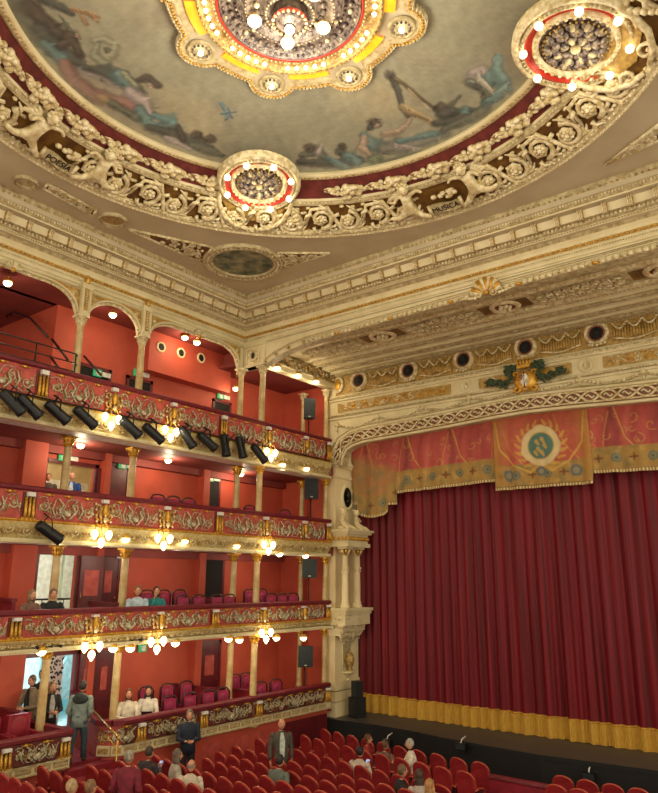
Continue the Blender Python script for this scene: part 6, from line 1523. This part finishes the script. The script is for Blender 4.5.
# ================================================================== SIGNS
def sign(px, py, X, label, green=True, white=True, s=1):
    p = atx(px, py, X); root = empty('exit_sign', p)
    if green:
        b = MB(); b.box(0, .04, -.14*s, .14*s, -.11*s, .11*s, M['green']); gpl = b.build('green_plate', root)
        b = MB(); b.box(.04, .045, -.02, .1, -.08, .07, M['white']); b.ball((.045, -.06, .05), .02, M['white'], 6, 4); b.tube([(.045, -.06, .02), (.045, -.04, -.03), (.045, -.09, -.07)], .012, M['white'], 4); b.build('pictogram', gpl)
    if white: b = MB(); b.box(0, .03, (.17 if green else -.15), (.46 if green else .15), -.07, .07, M['white']); b.build('white_plate', root)
    tag(root, label, 'sign'); return root
XS = XB+.06
sign(97, 373, XS, 'green exit sign with white plate on the top tier right of the leftmost column')
sign(137, 373, XS, 'green exit sign with white plate on the top tier left of the second column')
sign(220, 396, XS, 'green exit sign with white plate on the top tier left of the close column pair')
sign(63, 457, XS, 'green exit sign with white plate over the third tier bright doorway')
sign(122, 465, XS, 'green exit sign by the second column of the third tier')
sign(210, 478, XS, 'green exit sign with white plate above the dark third tier doorway')
sign(68, 549, XS, 'plain white plate above the pale green second tier doorway', green=False)
sign(121, 556, XS, 'small plain white plate beside the second column of the second tier', green=False)
sign(212, 556, XS, 'green exit sign above the dark second tier door')
sign(142, 648, XS, 'green exit sign on the ground tier wall right of the second column', white=False)
p = atx(12, 666, XB+.02); root = empty('fire_sign', p)
b = MB(); b.box(0, .02, -.2, .2, -.2, .2, M['white']); b.build('plate', root)
b = MB(); b.lathe([(.1, 0), (.1, .03), (.16, .03), (.16, 0)], M['redband'], (.01, 0, 0), 20, Matrix.Rotation(PI/2, 3, 'Y')); b.ball((.03, 0, 0), .05, M['black'], 8, 5); b.build('ring_symbol', root)
b = MB(); b.ball((.03, 0, -.33), .05, M['white'], 8, 5); b.build('call_point', root)
tag(root, 'white and red fire point sign on the red wall at the far left', 'sign')
# three portholes of the projection room
for (px, py), lb in zip(((161, 347), (181, 353), (201, 358)), ('leftmost round dark porthole in the projection room wall', 'middle round dark porthole in the projection room wall', 'rightmost round dark porthole in the projection room wall')):
    p = atx(px, py, XB+.46); root = empty('porthole', p); ry = Matrix.Rotation(PI/2, 3, 'Y')
    b = MB(); b.lathe([(.12, 0), (.12, .03), (.17, .03), (.18, 0)], M['creamhall'], n=20, rot=ry); b.build('ring', root); b = MB(); b.lathe([(0, .01), (.12, .01)], M['dark'], n=20, rot=ry); b.build('opening', root); tag(root, lb, 'porthole')
# top gallery railings at the far left
root = empty('gallery_railing', (-15.75, 8.0, Z(FL['A']))); off = -Vector(root.location)
for k_, z in enumerate((5.6, 5.35, 5.12)): b = MB(); b.tube([(-15.75, 6.2, Z(z)), (-15.75, 9.7, Z(z)), (-15.75, 9.75, Z(z-.05))], .018, M['dwood'] if k_ else M['bmetal'], 6); b.build('bar', root).location = off
for y in (6.3, 7.55, 8.6, 9.7): b = MB(); b.tube([(-15.75, y, Z(4.0)), (-15.75, y, Z(5.6))], .02, M['bmetal'], 6); b.build('post', root).location = off
tag(root, 'dark metal railing behind the top tier front at the far left', 'railing')
root = empty('gallery_stair_rail', (-17, 9.9, Z(FL['A']))); off = -Vector(root.location)
for pts in ([(7, 317, -19.5), (14, 312, -19), (30, 318, -18.5), (48, 337, -17.3)], [(52, 339, -17.2), (68, 360, -16.4)], [(84, 356, -17), (101, 375, -16.4)], [(50, 356, -17.3), (60, 370, -16.8)]):
    b = MB(); b.tube([atx(*q) for q in pts], .035, M['dwood'], 6); b.build('sloping_bar', root).location = off
tag(root, 'dark sloping handrails of the top gallery stairs at the left', 'railing')

# ================================================================== LAMPS
LIGHTS = []
def lamp_light(p, e, c=(1, .83, .53), r=.08):
    ld = bpy.data.lights.new('lamp_light', 'POINT'); ld.energy = e; ld.color = c; ld.shadow_soft_size = r
    lo = bpy.data.objects.new('lamp_light', ld); COL.objects.link(lo); lo.location = p
def globe_proto():
    root = empty('globe_lamp'); b = MB(); b.ball((0, 0, -.06), (.11, .11, .085), M['glass'], 12, 8); b.build('glass_shade', root)
    b = MB(); b.lathe([(.0, .06), (.08, .06), (.12, .0), (.12, -.03), (.1, -.03)], M['gold'], n=12); b.build('collar', root); return root
gp = globe_proto(); gfirst = [True]
def globe(p, label, e=10, cat='lamp'):
    if gfirst[0]: o = gp; gfirst[0] = False
    else: o = dup(gp)
    o.location = p; tag(o, label, cat, 'globe lamps')
    if e: lamp_light(Vector(p)+Vector((.0, 0, -.22)), e)
    return o
def cluster_proto():
    root = empty('lamp_cluster')
    for q, (y, z) in enumerate(((-.2, .03), (0, -.16), (.2, .03))):
        b = MB(); b.ball((.14, y, z), (.085, .085, .105), M['glass'], 10, 8); b.ball((.14, y, z-.1), (.04, .04, .04), M['glass'], 8, 5); b.build('glass_shade', root)
        b = MB(); b.tube([(0, 0, .25), (.1, y*.7, .28), (.14, y, z+.1)], .016, M['gold'], 6); b.ball((.14, y, z+.1), .035, M['gold'], 6, 4); b.build('arm', root)
    return root
cpn = cluster_proto(); cf = [True]
def cluster(p, label, e=9):
    if cf[0]: o = cpn; cf[0] = False
    else: o = dup(cpn)
    o.location = p; tag(o, label, 'lamp', 'three globe lamp clusters'); lamp_light(Vector(p)+Vector((.38, 0, -.05)), e)
for t, zc, who in (('top', 3.86, 'below the top tier front'), ('third', .98, 'below the third tier front'), ('second', -1.58, 'below the second tier front')):
    for y, w_ in ((10.3, 'leftmost'), (12.2, 'middle'), (16.27, 'rightmost')):
        cluster((XF+.03, y, Z(zc)), f'{w_} cluster of three glowing globes {who}')
gl = dict(third=[(60, 537), (126, 539), (185, 541), (237, 546), (280, 554), (306, 556)], second=[(42, 651), (114, 648), (131, 648), (176, 643), (229, 639), (240, 640), (277, 638), (304, 638)], top=[(283, 465), (307, 469)])
for t, L in gl.items():
    for i, (px, py) in enumerate(L):
        p = atx(px, py-2, XF+.0); p.x = XF-.02
        globe(p, f'glowing globe lamp, {ORD[i]} from the left under the edge of the {t} tier', 7)
for i, (px, py, X, lb) in enumerate(((81, 441, -16.6, 'glowing dome lamp on the red ceiling of the third tier near the left column'), (168, 464, -16.6, 'glowing dome lamp on the red ceiling in the middle of the third tier'), (241, 474, -16.8, 'small glowing lamp on the third tier ceiling by the close column pair'))):
    p = atx(px, py, X); globe((p.x, p.y, Z(CE['B'])-.06), lb, 30)
for i, (px, py, X, lb) in enumerate(((8, 281, -16.6, 'globe lamp hanging at the far left under the top arcade'), (113, 313, -16.4, 'globe lamp hanging behind the narrow arch of the top arcade'), (185, 336, -16.6, 'upper globe lamp hanging behind the wide arch of the top arcade'), (197, 341, -16.2, 'lower globe lamp hanging behind the wide arch of the top arcade'), (236, 387, -16.8, 'globe lamp on the top tier ceiling left of the close columns'))):
    p = atx(px, py, X); g_ = globe(p, lb, 14)
    b = MB(); b.tube([(0, 0, .05), (0, 0, max(.1, Z(7.55)-p.z))], .012, M['brass'], 5); b.build('stem', g_)
for i, (px, py, lb) in enumerate(((277, 376, 'first globe lamp from the left on the leafy beam over the stage boxes'), (298, 382, 'middle globe lamp on the leafy beam over the stage boxes'), (316, 387, 'globe lamp nearest the stage on the leafy beam over the stage boxes'))):
    p = atx(px, py-2, XF-.04); p.z = Z(6.9); globe((XF-.04, p.y, Z(6.86)), lb, 14)
p = atx(64, 371, -16.6); globe(p, 'bright lamp low behind the top tier rail near the left column', 16)

# point lights added in the ground and second tier boxes to brighten their red walls
for t in 'CD':
    for y in (8.4, 11.2, 13.8, 17.6): lamp_light((-16.3, y, Z(CE[t])-.35), 17 if t == 'D' else 17, (1, .84, .62), .1)
# ---- theatre spotlights below the top tier front
def spot_proto():
    root = empty('spotlight'); b = MB(); b.lathe([(0, .32), (.1, .32), (.125, .26), (.125, -.24), (.14, -.27), (.14, -.34), (.125, -.34), (.11, -.27), (0, -.27)], M['bmetal'], n=14); b.box(-.03, .03, .09, .12, -.1, .18, M['black']); hs_ = b.build('housing', root)
    b = MB(); b.lathe([(0, -.28), (.11, -.28)], M['grille'], n=14); b.build('lens', hs_)
    return root
spp = spot_proto(); sf = True
for i, (px, py, tilt, az) in enumerate(((12, 402, 50, 0), (29, 406, 52, 0), (57, 412, 55, 0), (85, 417, 55, 0), (130, 427, 55, 0), (153, 433, 58, 0), (187, 437, 40, 0), (207, 441, 58, 0), (225, 445, 5, 0), (241, 447, 12, 0), (259, 453, 48, 0))):
    p = atx(px, py, XF+.3); o = spp if sf else dup(spp); sf = False
    o.location = p; a = math.radians(tilt)
    ax = Vector((-.15, -math.sin(a), math.cos(a))).normalized(); o.rotation_mode = 'QUATERNION'; o.rotation_quaternion = ax.to_track_quat('Z', 'X')
    tag(o, f'black theatre spotlight, {ORD[i]} from the left below the top tier front', 'spotlight', 'black theatre spotlights')
    b = MB(); q = o.rotation_quaternion.inverted(); up = q @ Vector((0, 0, .34)); bk = q @ Vector((-.14, 0, .42))
    for s in (-1, 1): c0_ = q @ Vector((s*.13, 0, 0)); b.tube([c0_, c0_+up*.8, up], .014, M['black'], 5)
    b.tube([up, bk], .018, M['black'], 5); b.build('yoke', o)
o = dup(spp); KC.pop(spp.name, None); p = atx(49, 532, XF+.25); o.location = p; o.rotation_quaternion = Vector((-.1, -.85, .5)).normalized().to_track_quat('Z', 'X'); tag(o, 'single black spotlight hanging below the third tier front at the left', 'spotlight')
root = empty('lighting_bar', (XF+.12, 12, Z(4.02))); b = MB(); b.tube([(0, -5.0, 0), (0, 7.4, 0)], .022, M['black'], 6); b.build('bar', root); tag(root, 'long dark pipe along the foot of the top tier scrollwork', 'lighting bar')
# black loudspeakers by the pier
def wall_speaker(px, y0, y1, X, w, label, zfoot=None, stand_label=None):
    p1, p2 = atx(px, y0, X), atx(px, y1, X); h = p1.z-p2.z; root = empty('loudspeaker', (X, p1.y, p2.z), face(.75, -.6))
    b = MB(); b.extr([(-w/2, .12, 0), (w/2, .12, 0), (w*.36, -.16, 0), (-w*.36, -.16, 0)], (0, 0, h), M['spk']); b.build('cabinet', root)
    b = MB(); b.box(-w/2+.02, w/2-.02, .12, .13, .02, h-.02, M['grille']); gr_ = b.build('grille', root)
    b = MB(); b.box(-.04, .04, .13, .137, .05, .08, M['silver']); b.build('badge', gr_)
    tag(root, label, 'loudspeaker')
    if zfoot:
        s = empty('speaker_stand', (X, p1.y, zfoot)); b = MB(); b.tube([(0, 0, 0), (0, 0, p2.z-zfoot)], .022, M['black'], 6); b.build('pole', s)
        b = MB()
        for q in range(3): a = q*2.1; b.tube([(0, 0, .4), (.3*math.cos(a), .3*math.sin(a), .01)], .014, M['black'], 5)
        b.build('tripod', s); tag(s, stand_label, 'stand')
wall_speaker(309, 399, 419, -15.45, .42, 'small black loudspeaker hung by the stage on the top tier', Z(4.0), 'stand of the loudspeaker on the top tier')
wall_speaker(311, 479, 499, -15.45, .5, 'black loudspeaker beside the stage on the third tier', fB, 'black stand under the third tier loudspeaker')
wall_speaker(309, 559, 578, -15.45, .5, 'black loudspeaker beside the stage on the second tier', fC, 'black stand under the second tier loudspeaker')
wall_speaker(305, 646, 667, -15.45, .5, 'grey black loudspeaker beside the stage on the ground tier', fD, 'black stand under the ground tier loudspeaker')

# ================================================================== LIGHT
w = bpy.data.worlds.new('hall_ambience'); S.world = w; w.use_nodes = True
bg = w.node_tree.nodes['Background']; bg.inputs[0].default_value = (1, .89, .65, 1); bg.inputs[1].default_value = 1.1
lamp_light((RC.x, RC.y, Z(8.3)), 330, (1, .88, .68), .7)
for k_ in range(8):
    a = math.radians(6+45*k_); lamp_light((RC.x+2.3*math.cos(a), RC.y+2.3*math.sin(a), Z(9.6)), 3.5, (1, .86, .62), .08)
for pm in (pm1, pm2): lamp_light((pm.x, pm.y, Z(8.7)), 28, (1, .88, .68), .3)
S.view_settings.view_transform = 'Standard'; S.view_settings.look = 'None'; S.view_settings.gamma = 1; S.view_settings.use_curve_mapping = False
S.view_settings.exposure = 0.5
S.cycles.use_denoising = True; S.cycles.max_bounces = 6; S.cycles.diffuse_bounces = 4
